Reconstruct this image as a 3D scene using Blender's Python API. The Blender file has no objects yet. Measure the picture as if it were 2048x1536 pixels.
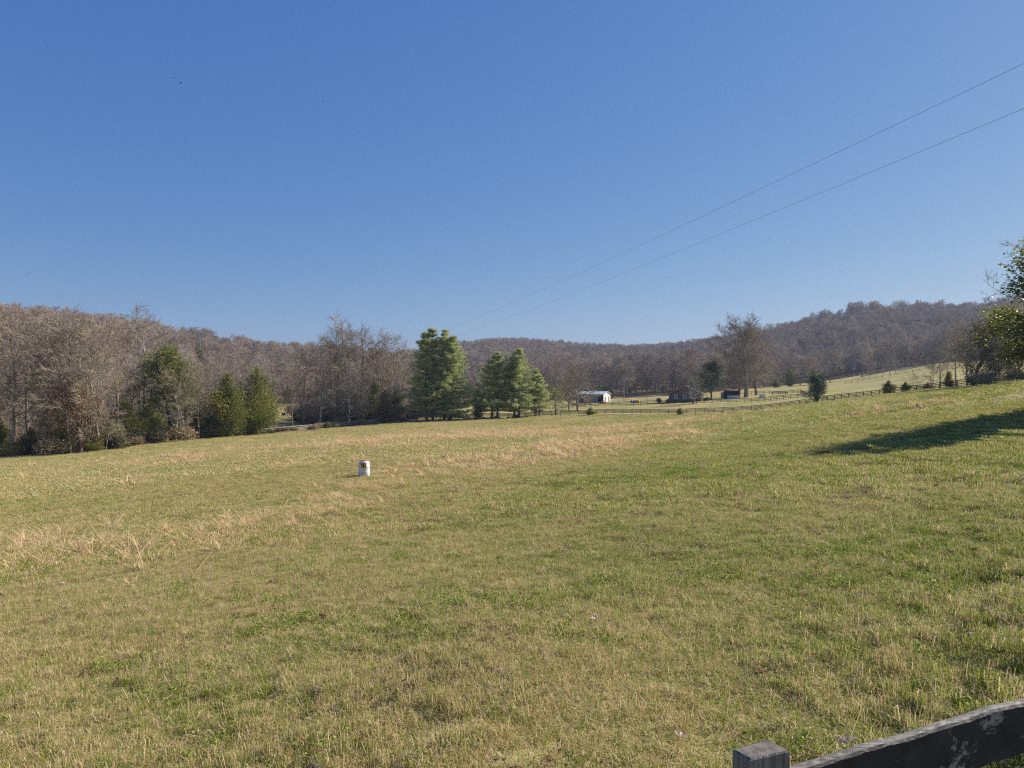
import bpy, math, random
import numpy as np
from mathutils import Vector, Matrix
R = math.radians
scene = bpy.context.scene
COL = scene.collection
F = 1462.0            # focal length in pixels of the 2048 px wide picture
CZ = 2.1              # eye height above the ground under the camera

# ------------------------------------------------------------------ camera
cam = bpy.data.cameras.new('camera'); camo = bpy.data.objects.new('camera', cam); COL.objects.link(camo)
cam.sensor_width = 36.0; cam.lens = 36.0 * F / 2048.0
cam.clip_start = 0.05; cam.clip_end = 9000
camo.location = (0, 0, CZ); camo.rotation_euler = (R(90), 0, 0)
scene.camera = camo
# ------------------------------------------------------------------ sky and sun
SUN_AZ, SUN_EL = 64.0, 33.0     # azimuth to the right of the view direction
world = bpy.data.worlds.new('World'); scene.world = world; world.use_nodes = True
wn = world.node_tree; bg = wn.nodes['Background']
sky = wn.nodes.new('ShaderNodeTexSky'); sky.sky_type = 'NISHITA'; sky.sun_disc = False
sky.sun_elevation = R(SUN_EL); sky.sun_rotation = R(SUN_AZ)
sky.altitude = 0; sky.air_density = 1.0; sky.dust_density = 0.35; sky.ozone_density = 2.6
bg.inputs[1].default_value = 0.105
# tone response of the camera on the sky: a gain and a power for each channel
_s = wn.nodes.new('ShaderNodeSeparateColor'); _c = wn.nodes.new('ShaderNodeCombineColor'); wn.links.new(sky.outputs[0], _s.inputs[0])
for _i, (_g, _p) in enumerate(((.345, 1.02), (.342, .74), (.41, .36))):
    _a = wn.nodes.new('ShaderNodeMath'); _a.operation = 'MULTIPLY'; _a.inputs[1].default_value = .105; wn.links.new(_s.outputs[_i], _a.inputs[0])
    _b = wn.nodes.new('ShaderNodeMath'); _b.operation = 'POWER'; _b.inputs[1].default_value = _p; wn.links.new(_a.outputs[0], _b.inputs[0])
    _d = wn.nodes.new('ShaderNodeMath'); _d.operation = 'MULTIPLY'; _d.inputs[1].default_value = _g / .105; wn.links.new(_b.outputs[0], _d.inputs[0]); wn.links.new(_d.outputs[0], _c.inputs[_i])
wn.links.new(_c.outputs[0], bg.inputs[0])
sl = bpy.data.lights.new('sun', 'SUN'); sl.energy = 5.0; sl.angle = R(0.53); sl.color = (1.0, 0.93, 0.82)
so = bpy.data.objects.new('sun', sl); COL.objects.link(so)
sd = Vector((math.sin(R(SUN_AZ)) * math.cos(R(SUN_EL)), math.cos(R(SUN_AZ)) * math.cos(R(SUN_EL)), math.sin(R(SUN_EL))))
so.rotation_euler = sd.to_track_quat('Z', 'Y').to_euler(); so.location = (60, 30, 60)
scene.view_settings.view_transform = 'Standard'; scene.view_settings.look = 'None'
scene.view_settings.exposure = 0.75; scene.view_settings.gamma = 1.0
scene.cycles.use_denoising = False; scene.cycles.denoising_prefilter = 'ACCURATE'; scene.cycles.denoising_input_passes = 'RGB_ALBEDO_NORMAL'; scene.cycles.filter_width = 1.2
scene.cycles.max_bounces = 6; scene.cycles.diffuse_bounces = 3; scene.cycles.glossy_bounces = 2
scene.cycles.transmission_bounces = 3; scene.cycles.volume_bounces = 0; scene.cycles.transparent_max_bounces = 4

# ------------------------------------------------------------------ numeric helpers
def hsh(ix, iy, s):
    v = np.sin(ix * 127.1 + iy * 311.7 + s * 74.7) * 43758.5453
    return v - np.floor(v)
def vnoise(x, y, s=0.0):
    ix = np.floor(x); iy = np.floor(y); fx = x - ix; fy = y - iy
    fx = fx * fx * (3 - 2 * fx); fy = fy * fy * (3 - 2 * fy)
    a = hsh(ix, iy, s); b = hsh(ix + 1, iy, s); c = hsh(ix, iy + 1, s); d = hsh(ix + 1, iy + 1, s)
    return (a * (1 - fx) + b * fx) * (1 - fy) + (c * (1 - fx) + d * fx) * fy
def fbm(x, y, s=0.0, o=3):
    t = 0; a = 0.5; w = 0
    for k in range(o):
        t = t + a * vnoise(x * 2 ** k, y * 2 ** k, s + k * 3.1); w += a; a *= 0.5
    return t / w
def PX(px, d): return (px - 1024.0) / F * d
def ZP(py, d): return CZ - (py - 768.0) / F * d
# ground heights: (bearing as pixel column, distance ahead, pixel row where the ground shows) or z given
CP = [(0, 3, None, -.25), (1024, 3, None, 0), (2048, 3, None, .15), (1024, .5, None, 0), (0, 1, None, -.05), (2048, 1, None, .05),
      (0, 10, None, -1.25), (1024, 10, None, -.6), (2048, 10, None, .3),
      (0, 20, None, -2.5), (1024, 20, None, -1.35), (1500, 20, None, -.55), (2048, 20, None, .45),
      (0, 40, 1010, 0), (400, 40, 975, 0), (728, 40, 951, 0), (1024, 40, 930, 0), (1500, 40, 888, 0), (1750, 40, 850, 0), (2048, 40, 800, 0),
      (2048, 62, 766, 0), (1850, 80, 796, 0), (2048, 110, 768, 0),
      (0, 80, 945, 0), (400, 80, 918, 0), (728, 80, 890, 0), (1024, 80, 877, 0), (1280, 80, 866, 0), (1500, 80, 842, 0), (1700, 80, 816, 0),
      (0, 115, 914, 0), (200, 125, 900, 0), (400, 140, 877, 0), (540, 158, 866, 0), (750, 180, 848, 0), (950, 187, 838, 0),
      (1100, 192, 832, 0), (1250, 192, 829, 0), (1400, 190, 827, 0), (1400, 130, 836, 0), (1500, 125, 823, 0), (1550, 180, 818, 0),
      (1650, 172, 804, 0), (1650, 120, 808, 0), (1780, 150, 790, 0), (1850, 140, 782, 0), (1960, 125, 772, 0),
      (0, 200, None, -9), (300, 220, None, -9), (568, 230, 832, 0), (568, 285, 812, 0), (300, 290, None, -4), (0, 280, None, 0),
      (750, 240, 828, 0), (750, 320, 808, 0), (950, 260, 820, 0),
      (0, 480, 660, 0), (150, 480, 668, 0), (300, 480, 688, 0), (450, 480, 716, 0), (560, 480, 730, 0), (700, 480, 738, 0), (820, 650, 736, 0),
      (0, 700, None, 28), (400, 700, None, 20), (640, 700, None, 16),
      (850, 400, 793, 0), (1000, 1000, 706, 0), (1100, 1000, 710, 0), (1200, 1000, 719, 0), (1350, 1000, 714, 0), (1440, 1000, 700, 0), (900, 1000, 716, 0),
      (1000, 400, 793, 0), (1000, 700, 738, 0), (1300, 350, 790, 0), (1300, 500, 768, 0), (1300, 700, 738, 0),
      (1200, 290, 804, 0), (1300, 290, 802, 0), (1400, 240, 801, 0), (1500, 260, 795, 0), (1500, 320, 783, 0), (1600, 250, 789, 0), (1600, 350, 774, 0),
      (1700, 230, 788, 0), (1700, 300, 775, 0), (1700, 420, 759, 0), (1790, 400, 745, 0), (1850, 400, 730, 0), (1850, 300, 748, 0), (1850, 220, 770, 0), (2048, 300, 738, 0), (2000, 200, 760, 0),
      (1560, 800, 690, 0), (1600, 550, 748, 0), (1700, 800, 650, 0), (1850, 800, 648, 0), (1960, 800, 643, 0), (2048, 800, 633, 0),
      (1700, 550, 733, 0), (1850, 560, 705, 0), (2048, 560, 690, 0),
      (0, 1400, None, 20), (1024, 1500, None, 30), (2048, 1300, None, 50), (0, 3000, None, 10), (1024, 3000, None, 10), (2048, 3000, None, 10)]
def feat(x, y):
    r = np.sqrt(x * x + y * y); th = np.arctan2(x, y); a = np.abs(th)
    te = np.where(a > 0.9, np.sign(th) * 0.9 * (math.pi - a) / (math.pi - 0.9), th)
    te = te * np.clip(r / 4.0, 0, 1)
    return np.stack([te * 1.8, np.log(r + 6.0)], -1)
cpx = np.array([PX(c[0], c[1]) for c in CP]); cpy = np.array([float(c[1]) for c in CP])
cpz = np.array([c[3] if c[2] is None else ZP(c[2], c[1]) for c in CP])
CF = feat(cpx, cpy)
def tps(d2): return 0.5 * d2 * np.log(d2 + 1e-12)
def _d2(A, B): return ((A[:, None, :] - B[None, :, :]) ** 2).sum(-1)
n_ = len(CP); K = tps(_d2(CF, CF)) + np.eye(n_) * 2e-4; P_ = np.hstack([np.ones((n_, 1)), CF])
SOL = np.linalg.solve(np.block([[K, P_], [P_.T, np.zeros((3, 3))]]), np.concatenate([cpz, np.zeros(3)]))
def hz(x, y):
    x = np.atleast_1d(np.asarray(x, float)); y = np.atleast_1d(np.asarray(y, float)); out = np.empty(x.shape)
    for i in range(0, x.size, 20000):
        f = feat(x[i:i + 20000], y[i:i + 20000])
        out[i:i + 20000] = tps(_d2(f, CF)) @ SOL[:n_] + SOL[n_] + f @ SOL[n_ + 1:]
    r = np.sqrt(x * x + y * y)
    k = 1 / (1 + r / 50.0)
    return out + (fbm(x / 3.5, y / 3.5, 1) - .5) * 0.16 * k + (vnoise(x / .45, y / .45, 2) - .5) * .045 * np.clip(1.3 - r / 25, 0, 1) + (fbm(x / 14, y / 14, 5) - .5) * 0.5 * np.clip(r / 30, 0, 1)
def h1(x, y): return float(hz(x, y)[0])
def gp(px, d): x = PX(px, d); return Vector((x, d, h1(x, d)))
def ray_ground(px, py):
    d = np.exp(np.linspace(math.log(2.5), math.log(600), 900)); z = hz((px - 1024) / F * d, d); t = ZP(py, d)
    k = np.argmax(t < z); return Vector((PX(px, d[k]), d[k], z[k]))

def mesh_np(name, V, faces, mats=(), midx=None, smooth=False):
    """faces: list of int arrays (n,k)"""
    me = bpy.data.meshes.new(name); V = np.asarray(V, np.float32); me.vertices.add(len(V)); me.vertices.foreach_set('co', V.ravel())
    faces = [np.asarray(f, np.int32) for f in faces if len(f)]
    nl = sum(f.size for f in faces); npg = sum(len(f) for f in faces)
    me.loops.add(nl); me.loops.foreach_set('vertex_index', np.concatenate([f.ravel() for f in faces]))
    tot = np.concatenate([np.full(len(f), f.shape[1], np.int32) for f in faces])
    me.polygons.add(npg); me.polygons.foreach_set('loop_start', np.concatenate([[0], np.cumsum(tot)[:-1]]).astype(np.int32))
    if midx is not None: me.polygons.foreach_set('material_index', np.asarray(midx, np.int32))
    me.polygons.foreach_set('use_smooth', np.full(npg, smooth, bool))
    for m in mats: me.materials.append(m)
    me.update(calc_edges=True); me.validate(); return me
def fattr(me, name, vals):
    a = me.attributes.new(name, 'FLOAT', 'POINT'); a.data.foreach_set('value', np.asarray(vals, np.float32))

# ------------------------------------------------------------------ objects helpers
def tag(o, label=None, cat=None, group=None, kind=None):
    if label: o['label'] = label
    if cat: o['category'] = cat
    if group: o['group'] = group
    if kind: o['kind'] = kind
    return o
def ob(name, me, parent=None, loc=None):
    o = bpy.data.objects.new(name, me); COL.objects.link(o)
    if parent is not None: o.parent = parent
    if loc is not None: o.location = loc
    return o
def empty(name, loc, label, cat, group=None, rz=0.0):
    o = bpy.data.objects.new(name, None); COL.objects.link(o); o.location = loc; o.rotation_euler = (0, 0, rz)
    o.empty_display_size = 0.5
    return tag(o, label, cat, group)
class MB:
    def __init__(s): s.V = []; s.Fq = {}; s.n = 0
    def add(s, V, faces):
        V = np.asarray(V, float); s.V.append(V)
        for f in faces:
            s.Fq.setdefault(len(f), []).append([i + s.n for i in f])
        s.n += len(V); return s
    def box(s, c, size, rz=0.0, tilt=None):
        x, y, z = [v / 2 for v in size]
        V = np.array([(-x, -y, -z), (x, -y, -z), (x, y, -z), (-x, y, -z), (-x, -y, z), (x, -y, z), (x, y, z), (-x, y, z)])
        if rz:
            cz, sz = math.cos(rz), math.sin(rz); V = V @ np.array([[cz, sz, 0], [-sz, cz, 0], [0, 0, 1]])
        return s.add(V + np.array(c), [(0, 3, 2, 1), (4, 5, 6, 7), (0, 1, 5, 4), (1, 2, 6, 5), (2, 3, 7, 6), (3, 0, 4, 7)])
    def bar(s, a, b, w, h):
        """horizontal-ish board from a to b, w thick sideways, h high"""
        a = Vector(a); b = Vector(b); d = (b - a); u = Vector((-d.y, d.x, 0)).normalized() * (w / 2); k = Vector((0, 0, h / 2))
        V = [a - u - k, a + u - k, a + u + k, a - u + k, b - u - k, b + u - k, b + u + k, b - u + k]
        return s.add([tuple(v) for v in V], [(0, 1, 2, 3), (7, 6, 5, 4), (1, 0, 4, 5), (2, 1, 5, 6), (3, 2, 6, 7), (0, 3, 7, 4)])
    def tube(s, pts, rad, n=8, cap=True):
        pts = [Vector(p) for p in pts]; rad = rad if hasattr(rad, '__len__') else [rad] * len(pts); V = []; 
        for i, p in enumerate(pts):
            t = (pts[min(i + 1, len(pts) - 1)] - pts[max(i - 1, 0)]).normalized()
            a = t.orthogonal().normalized() if abs(t.z) > .95 else t.cross(Vector((0, 0, 1))).normalized(); b = t.cross(a)
            if abs(t.z) > .95: a = Vector((1, 0, 0)); b = t.cross(a).normalized(); a = b.cross(t)
            for k in range(n): q = 2 * math.pi * k / n; V.append(tuple(p + (a * math.cos(q) + b * math.sin(q)) * rad[i]))
        f = []
        for i in range(len(pts) - 1):
            for k in range(n): f.append((i * n + k, i * n + (k + 1) % n, (i + 1) * n + (k + 1) % n, (i + 1) * n + k))
        if cap: f.append(tuple(range(n))[::-1]); f.append(tuple((len(pts) - 1) * n + k for k in range(n)))
        return s.add(V, f)
    def lathe(s, prof, n=24, c=(0, 0, 0)):
        V = [(c[0] + r * math.cos(2 * math.pi * k / n), c[1] + r * math.sin(2 * math.pi * k / n), c[2] + z) for r, z in prof for k in range(n)]
        f = [(i * n + k, i * n + (k + 1) % n, (i + 1) * n + (k + 1) % n, (i + 1) * n + k) for i in range(len(prof) - 1) for k in range(n)]
        f.append(tuple(range(n))[::-1]); f.append(tuple((len(prof) - 1) * n + k for k in range(n)))
        return s.add(V, f)
    def build(s, name, mat, parent=None, smooth=False, loc=None):
        me = mesh_np(name, np.vstack(s.V), [np.array(v) for v in s.Fq.values()], [mat], None, smooth)
        return ob(name, me, parent, loc)

# ------------------------------------------------------------------ materials
def newmat(name):
    m = bpy.data.materials.new(name); m.use_nodes = True; nt = m.node_tree
    return m, nt, nt.nodes['Principled BSDF'], nt.nodes['Material Output']
def N(nt, t, **kw):
    n = nt.nodes.new(t)
    for k, v in kw.items(): setattr(n, k, v)
    return n
def ramp(nt, fac, stops):
    r = N(nt, 'ShaderNodeValToRGB'); e = r.color_ramp.elements
    while len(e) < len(stops): e.new(0.5)
    for i, (p, c) in enumerate(stops): e[i].position = p; e[i].color = (*c, 1)
    nt.links.new(fac, r.inputs[0]); return r.outputs[0]
def noise(nt, scale, detail=4, vec=None, rough=.55):
    n = N(nt, 'ShaderNodeTexNoise'); n.inputs['Scale'].default_value = scale; n.inputs['Detail'].default_value = detail; n.inputs['Roughness'].default_value = rough
    if vec is not None: nt.links.new(vec, n.inputs['Vector'])
    return n.outputs['Fac']
def mix(nt, a, b, f, mode='MIX'):
    m = N(nt, 'ShaderNodeMix', data_type='RGBA', blend_type=mode)
    for s, v in ((m.inputs[0], f), (m.inputs[6], a), (m.inputs[7], b)):
        if isinstance(v, (int, float)): s.default_value = v
        elif isinstance(v, tuple): s.default_value = (*v, 1)
        else: nt.links.new(v, s)
    return m.outputs[2]
def simple(name, stops, scale=3.0, rough=.8, detail=4, rand=None, spec=.3, stretch=None, bump=0.0):
    """noise-mottled colour, with a per-object tint"""
    m, nt, p, o = newmat(name); tc = N(nt, 'ShaderNodeTexCoord'); v = tc.outputs['Object']
    if stretch:
        mp = N(nt, 'ShaderNodeMapping'); mp.inputs['Scale'].default_value = stretch; nt.links.new(v, mp.inputs[0]); v = mp.outputs[0]
    nf = noise(nt, scale, detail, v); c = ramp(nt, nf, stops)
    if rand:
        oi = N(nt, 'ShaderNodeObjectInfo'); rc = ramp(nt, oi.outputs['Random'], rand); c = mix(nt, c, rc, 1.0, 'MULTIPLY')
    nt.links.new(c, p.inputs['Base Color']); p.inputs['Roughness'].default_value = rough; p.inputs['Specular IOR Level'].default_value = spec
    if bump:
        b = N(nt, 'ShaderNodeBump'); b.inputs['Strength'].default_value = bump; b.inputs['Distance'].default_value = .02
        nt.links.new(nf, b.inputs['Height']); nt.links.new(b.outputs[0], p.inputs['Normal'])
    return m
def leafy(name, stops, trans=.3, rough=.6, rand=None, back=None, spec=.3, tr=None):
    """leaf material: colour from a per-leaf 'tint' attribute, light passes through in part"""
    m, nt, p, o = newmat(name); at = N(nt, 'ShaderNodeAttribute', attribute_name='tint'); c = ramp(nt, at.outputs['Fac'], stops)
    if rand:
        oi = N(nt, 'ShaderNodeObjectInfo'); c = mix(nt, c, ramp(nt, oi.outputs['Random'], rand), 1.0, 'MULTIPLY')
    if back:
        g = N(nt, 'ShaderNodeNewGeometry'); c = mix(nt, c, back, g.outputs['Backfacing'])
    nt.links.new(c, p.inputs['Base Color']); p.inputs['Roughness'].default_value = rough; p.inputs['Specular IOR Level'].default_value = spec
    t = N(nt, 'ShaderNodeBsdfTranslucent'); ms = N(nt, 'ShaderNodeMixShader'); ms.inputs[0].default_value = trans
    if tr: t.inputs[0].default_value = (*tr, 1)
    else: nt.links.new(c, t.inputs[0])
    nt.links.new(p.outputs[0], ms.inputs[1]); nt.links.new(t.outputs[0], ms.inputs[2]); nt.links.new(ms.outputs[0], o.inputs[0]); return m
TWR = [(0, (.80, .76, .73)), (.25, (1.0, .98, .96)), (.5, (.92, .85, .79)), (.75, (1.15, 1.13, 1.10)), (1, (1.0, .91, .83))]
M = {}
M['bark'] = simple('grey_bark', [(.3, (.10, .085, .065)), (.55, (.24, .21, .175)), (.75, (.44, .41, .36))], .9, .9, 5, TWR, .1)
M['pale_bark'] = simple('pale_mottled_bark', [(.35, (.15, .13, .10)), (.55, (.30, .275, .235)), (.7, (.58, .55, .50))], .8, .9, 4, None, .1)
M['dark_bark'] = simple('dark_bark', [(.35, (.05, .04, .03)), (.7, (.14, .11, .085))], 1.2, .9, 4, None, .1)
M['twig'] = simple('winter_twigs', [(.3, (.24, .20, .155)), (.7, (.37, .32, .255))], .3, .9, 2, TWR, .1)
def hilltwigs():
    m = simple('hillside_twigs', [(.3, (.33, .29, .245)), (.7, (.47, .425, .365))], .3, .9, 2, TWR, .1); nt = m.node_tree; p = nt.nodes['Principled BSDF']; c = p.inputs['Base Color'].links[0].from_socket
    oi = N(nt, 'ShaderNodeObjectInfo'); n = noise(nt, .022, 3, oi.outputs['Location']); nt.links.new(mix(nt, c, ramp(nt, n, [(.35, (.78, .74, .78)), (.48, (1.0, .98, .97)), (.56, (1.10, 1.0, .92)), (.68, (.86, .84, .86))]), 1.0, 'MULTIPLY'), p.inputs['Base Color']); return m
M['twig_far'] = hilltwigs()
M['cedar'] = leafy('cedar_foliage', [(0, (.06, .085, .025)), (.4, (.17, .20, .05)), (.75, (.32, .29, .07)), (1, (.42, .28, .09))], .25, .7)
M['rustcedar'] = leafy('rusty_cedar_foliage', [(0, (.12, .13, .04)), (.5, (.34, .25, .09)), (1, (.52, .30, .14))], .25, .7)
M['pine'] = leafy('pine_needles', [(0, (.16, .22, .085)), (.5, (.47, .51, .22)), (1, (.68, .66, .34))], .38, .6)
M['magnolia'] = leafy('glossy_magnolia_leaves', [(0, (.018, .05, .018)), (.6, (.04, .09, .025)), (.85, (.10, .13, .03)), (1, (.26, .24, .05))], .3, .42, None, (.13, .075, .035), .6, (.30, .34, .03))
M['holly'] = leafy('holly_leaves', [(0, (.03, .06, .02)), (.6, (.07, .11, .035)), (1, (.15, .18, .06))], .25, .45)
M['olive'] = leafy('olive_foliage', [(0, (.08, .08, .04)), (.6, (.17, .155, .075)), (1, (.28, .24, .12))], .25, .7)
M['willow'] = leafy('willow_leaves', [(0, (.16, .20, .05)), (1, (.38, .38, .10))], .3, .6)
M['brush'] = leafy('dry_brush', [(0, (.20, .19, .08)), (.5, (.38, .29, .17)), (1, (.52, .40, .25))], .25, .8)
M['deadleaf'] = leafy('dead_leaves', [(0, (.20, .11, .06)), (.5, (.38, .25, .15)), (1, (.66, .54, .42))], .15, .7)
M['oakleaf'] = leafy('russet_leaves', [(0, (.24, .12, .05)), (1, (.44, .24, .11))], .3, .7)

def fencemat(name, a, b, c):
    m, nt, p, o = newmat(name); tc = N(nt, 'ShaderNodeTexCoord'); mp = N(nt, 'ShaderNodeMapping'); mp.inputs['Scale'].default_value = (1, 1, 8)
    nt.links.new(tc.outputs['Object'], mp.inputs[0]); n = noise(nt, 1.4, 6, mp.outputs[0]); cc = ramp(nt, n, [(.35, a), (.55, b), (.75, c)])
    nt.links.new(cc, p.inputs['Base Color']); p.inputs['Roughness'].default_value = .85; p.inputs['Specular IOR Level'].default_value = .2; return m
M['darkfence'] = fencemat('dark_fence_boards', (.035, .022, .016), (.085, .05, .035), (.17, .11, .08))
M['palefence'] = fencemat('weathered_fence_boards', (.28, .22, .18), (.45, .38, .34), (.62, .56, .52))
M['blackfence'] = fencemat('black_fence_boards', (.02, .02, .022), (.045, .042, .042), (.12, .11, .10))

# ------------------------------------------------------------------ ground
SEDGE = [(-40, 1095), (90, 1110), (190, 1122), (330, 1098), (560, 1040), (720, 985), (860, 945), (1010, 925), (1120, 908), (1200, 893), (1262, 876)]
SG = [ray_ground(*p) for p in SEDGE]
SEDGE2 = [(560, 900), (800, 880), (1000, 868), (1200, 858)]
SG2 = [ray_ground(*p) for p in SEDGE2]
def dist_poly(x, y, pts):
    best = np.full(x.shape, 1e9)
    for a, b in zip(pts[:-1], pts[1:]):
        dx, dy = b.x - a.x, b.y - a.y; t = np.clip(((x - a.x) * dx + (y - a.y) * dy) / (dx * dx + dy * dy), 0, 1)
        best = np.minimum(best, np.hypot(x - a.x - t * dx, y - a.y - t * dy))
    return best
def sedge_mask(x, y):
    d = dist_poly(x, y, SG); w = 1.0 + np.hypot(x, y) * .065
    m = np.exp(-(d / w) ** 2) * np.clip(fbm(x / 3, y / 3, 9) * 2.2 - .4, 0, 1)
    d2 = dist_poly(x, y, SG2); m2 = .75 * np.exp(-(d2 / 18) ** 2) * np.clip(fbm(x / 6, y / 6, 19) * 3 - .9, 0, 1)
    return np.clip(m + m2, 0, 1)
def wood_mask(px, d):
    """1 where the hillsides are wooded"""
    px = np.asarray(px, float); d = np.asarray(d, float); w = np.zeros(px.shape)
    L = np.interp(px, [-600, 0, 300, 320, 470, 560, 600, 820, 900, 1100, 1250, 1450, 1560, 1690, 1700, 1840, 1880, 2100, 2600],
                  [122, 122, 142, 250, 280, 300, 285, 340, 345, 330, 335, 345, 430, 470, 470, 440, 400, 400, 400])
    Hh = np.interp(px, [-600, 540, 620, 830, 900, 1440, 1540, 2600], [560, 560, 700, 760, 1090, 1090, 900, 880])
    return ((d > L) & (d < Hh) | (px > 300) & (px < 528) & (d > 172) & (d < 400) | (px > 606) & (px < 835) & (d > 197) & (d < 222)).astype(float)
def build_ground():
    ths = np.concatenate([np.linspace(-180, -56, 50, endpoint=False), np.linspace(-56, 56, 420, endpoint=False), np.linspace(56, 180, 50, endpoint=False)]) * math.pi / 180
    rs = np.exp(np.linspace(math.log(1.2), math.log(1230), 300)); nt_, nr = len(ths), len(rs)
    x = (rs[:, None] * np.sin(ths)[None]).ravel(); y = (rs[:, None] * np.cos(ths)[None]).ravel(); z = hz(x, y)
    V = np.vstack([np.stack([x, y, z], 1), [[0, 0, h1(0, 0)]]]); c = len(V) - 1
    i, k = np.meshgrid(np.arange(nr - 1), np.arange(nt_), indexing='ij'); i = i.ravel(); k = k.ravel(); k2 = (k + 1) % nt_
    q = np.stack([i * nt_ + k, (i + 1) * nt_ + k, (i + 1) * nt_ + k2, i * nt_ + k2], 1)
    k = np.arange(nt_); t = np.stack([np.full(nt_, c), k, (k + 1) % nt_], 1)
    q = q[:, ::-1]; t = t[:, ::-1]
    me = mesh_np('ground', V, [q, t], [ground_mat()], None, True)
    px = np.where(V[:, 1] > 1, 1024 + F * V[:, 0] / np.maximum(V[:, 1], 1), -9999)
    w = np.where(V[:, 1] > 1, wood_mask(px, V[:, 1]), 0)
    strip = dist_poly(V[:, 0], V[:, 1], FLINE); bank = np.exp(-(strip / 2.5) ** 2)
    fattr(me, 'wood', w); fattr(me, 'sedge', sedge_mask(V[:, 0], V[:, 1])); fattr(me, 'bank', bank)
    o = ob('ground', me); tag(o, kind='structure'); return o
def ground_mat():
    m, nt, p, o = newmat('pasture'); tc = N(nt, 'ShaderNodeTexCoord'); v = tc.outputs['Object']
    mp = N(nt, 'ShaderNodeMapping'); mp.inputs['Scale'].default_value = (.05, .16, .1); mp.inputs['Rotation'].default_value = (0, 0, R(-28)); nt.links.new(v, mp.inputs[0])
    big = noise(nt, 1.0, 4, mp.outputs[0]); med = noise(nt, .35, 5, v); fine = noise(nt, 9.0, 6, v, .7)
    c1 = ramp(nt, big, [(.38, (.27, .27, .10)), (.5, (.36, .32, .15)), (.62, (.46, .37, .21))])
    c2 = ramp(nt, med, [(.35, (.75, .85, .7)), (.65, (1.1, 1.02, .95))])
    c3 = ramp(nt, fine, [(.3, (.5, .5, .45)), (.7, (1.25, 1.2, 1.15))])
    c = mix(nt, mix(nt, c1, c2, 1.0, 'MULTIPLY'), c3, 1.0, 'MULTIPLY')
    def A(n): return N(nt, 'ShaderNodeAttribute', attribute_name=n).outputs['Fac']
    c = mix(nt, c, (.52, .37, .20), A('sedge')); litter = ramp(nt, fine, [(.3, (.10, .07, .045)), (.7, (.24, .17, .11))])
    c = mix(nt, c, litter, A('wood')); c = mix(nt, c, ramp(nt, fine, [(.3, (.14, .10, .055)), (.7, (.30, .23, .13))]), A('bank'))
    nt.links.new(c, p.inputs['Base Color']); p.inputs['Roughness'].default_value = 1; p.inputs['Specular IOR Level'].default_value = .05
    b = N(nt, 'ShaderNodeBump'); b.inputs['Strength'].default_value = .8; b.inputs['Distance'].default_value = .06; nt.links.new(fine, b.inputs['Height']); nt.links.new(b.outputs[0], p.inputs['Normal'])
    return m
FPTS = [(-260, 108), (0, 117), (200, 127), (380, 141), (540, 158), (750, 180), (950, 187), (1100, 192), (1400, 190), (1550, 181), (1650, 172), (1780, 152), (1960, 126), (2040, 115), (2140, 106)]
FLINE = [Vector((PX(a, d), d, 0)) for a, d in FPTS]
build_ground()

# ------------------------------------------------------------------ tree generators
def prisms(segs, n):
    """segs: array (m,8) p0,p1,r0,r1 -> open n-sided tubes"""
    S = np.asarray(segs, float); p0 = S[:, 0:3]; p1 = S[:, 3:6]; d = p1 - p0; d /= np.linalg.norm(d, axis=1)[:, None] + 1e-9
    ref = np.where(np.abs(d[:, 2:3]) > .9, np.array([[1., 0, 0]]), np.array([[0, 0, 1.]])); a = np.cross(d, ref); a /= np.linalg.norm(a, axis=1)[:, None] + 1e-9; b = np.cross(d, a)
    V = np.empty((len(S), 2 * n, 3)); 
    for k in range(n):
        q = 2 * math.pi * k / n; off = a * math.cos(q) + b * math.sin(q); V[:, k] = p0 + off * S[:, 6:7]; V[:, n + k] = p1 + off * S[:, 7:8]
    base = (np.arange(len(S)) * 2 * n)[:, None]
    Fc = np.concatenate([base + np.array([[k, (k + 1) % n, n + (k + 1) % n, n + k]]) for k in range(n)])
    return V.reshape(-1, 3), Fc
def cat(parts):
    V = []; Fs = []; n = 0
    for v, f in parts: V.append(v); Fs.append(f + n); n += len(v)
    return np.vstack(V), Fs
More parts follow.
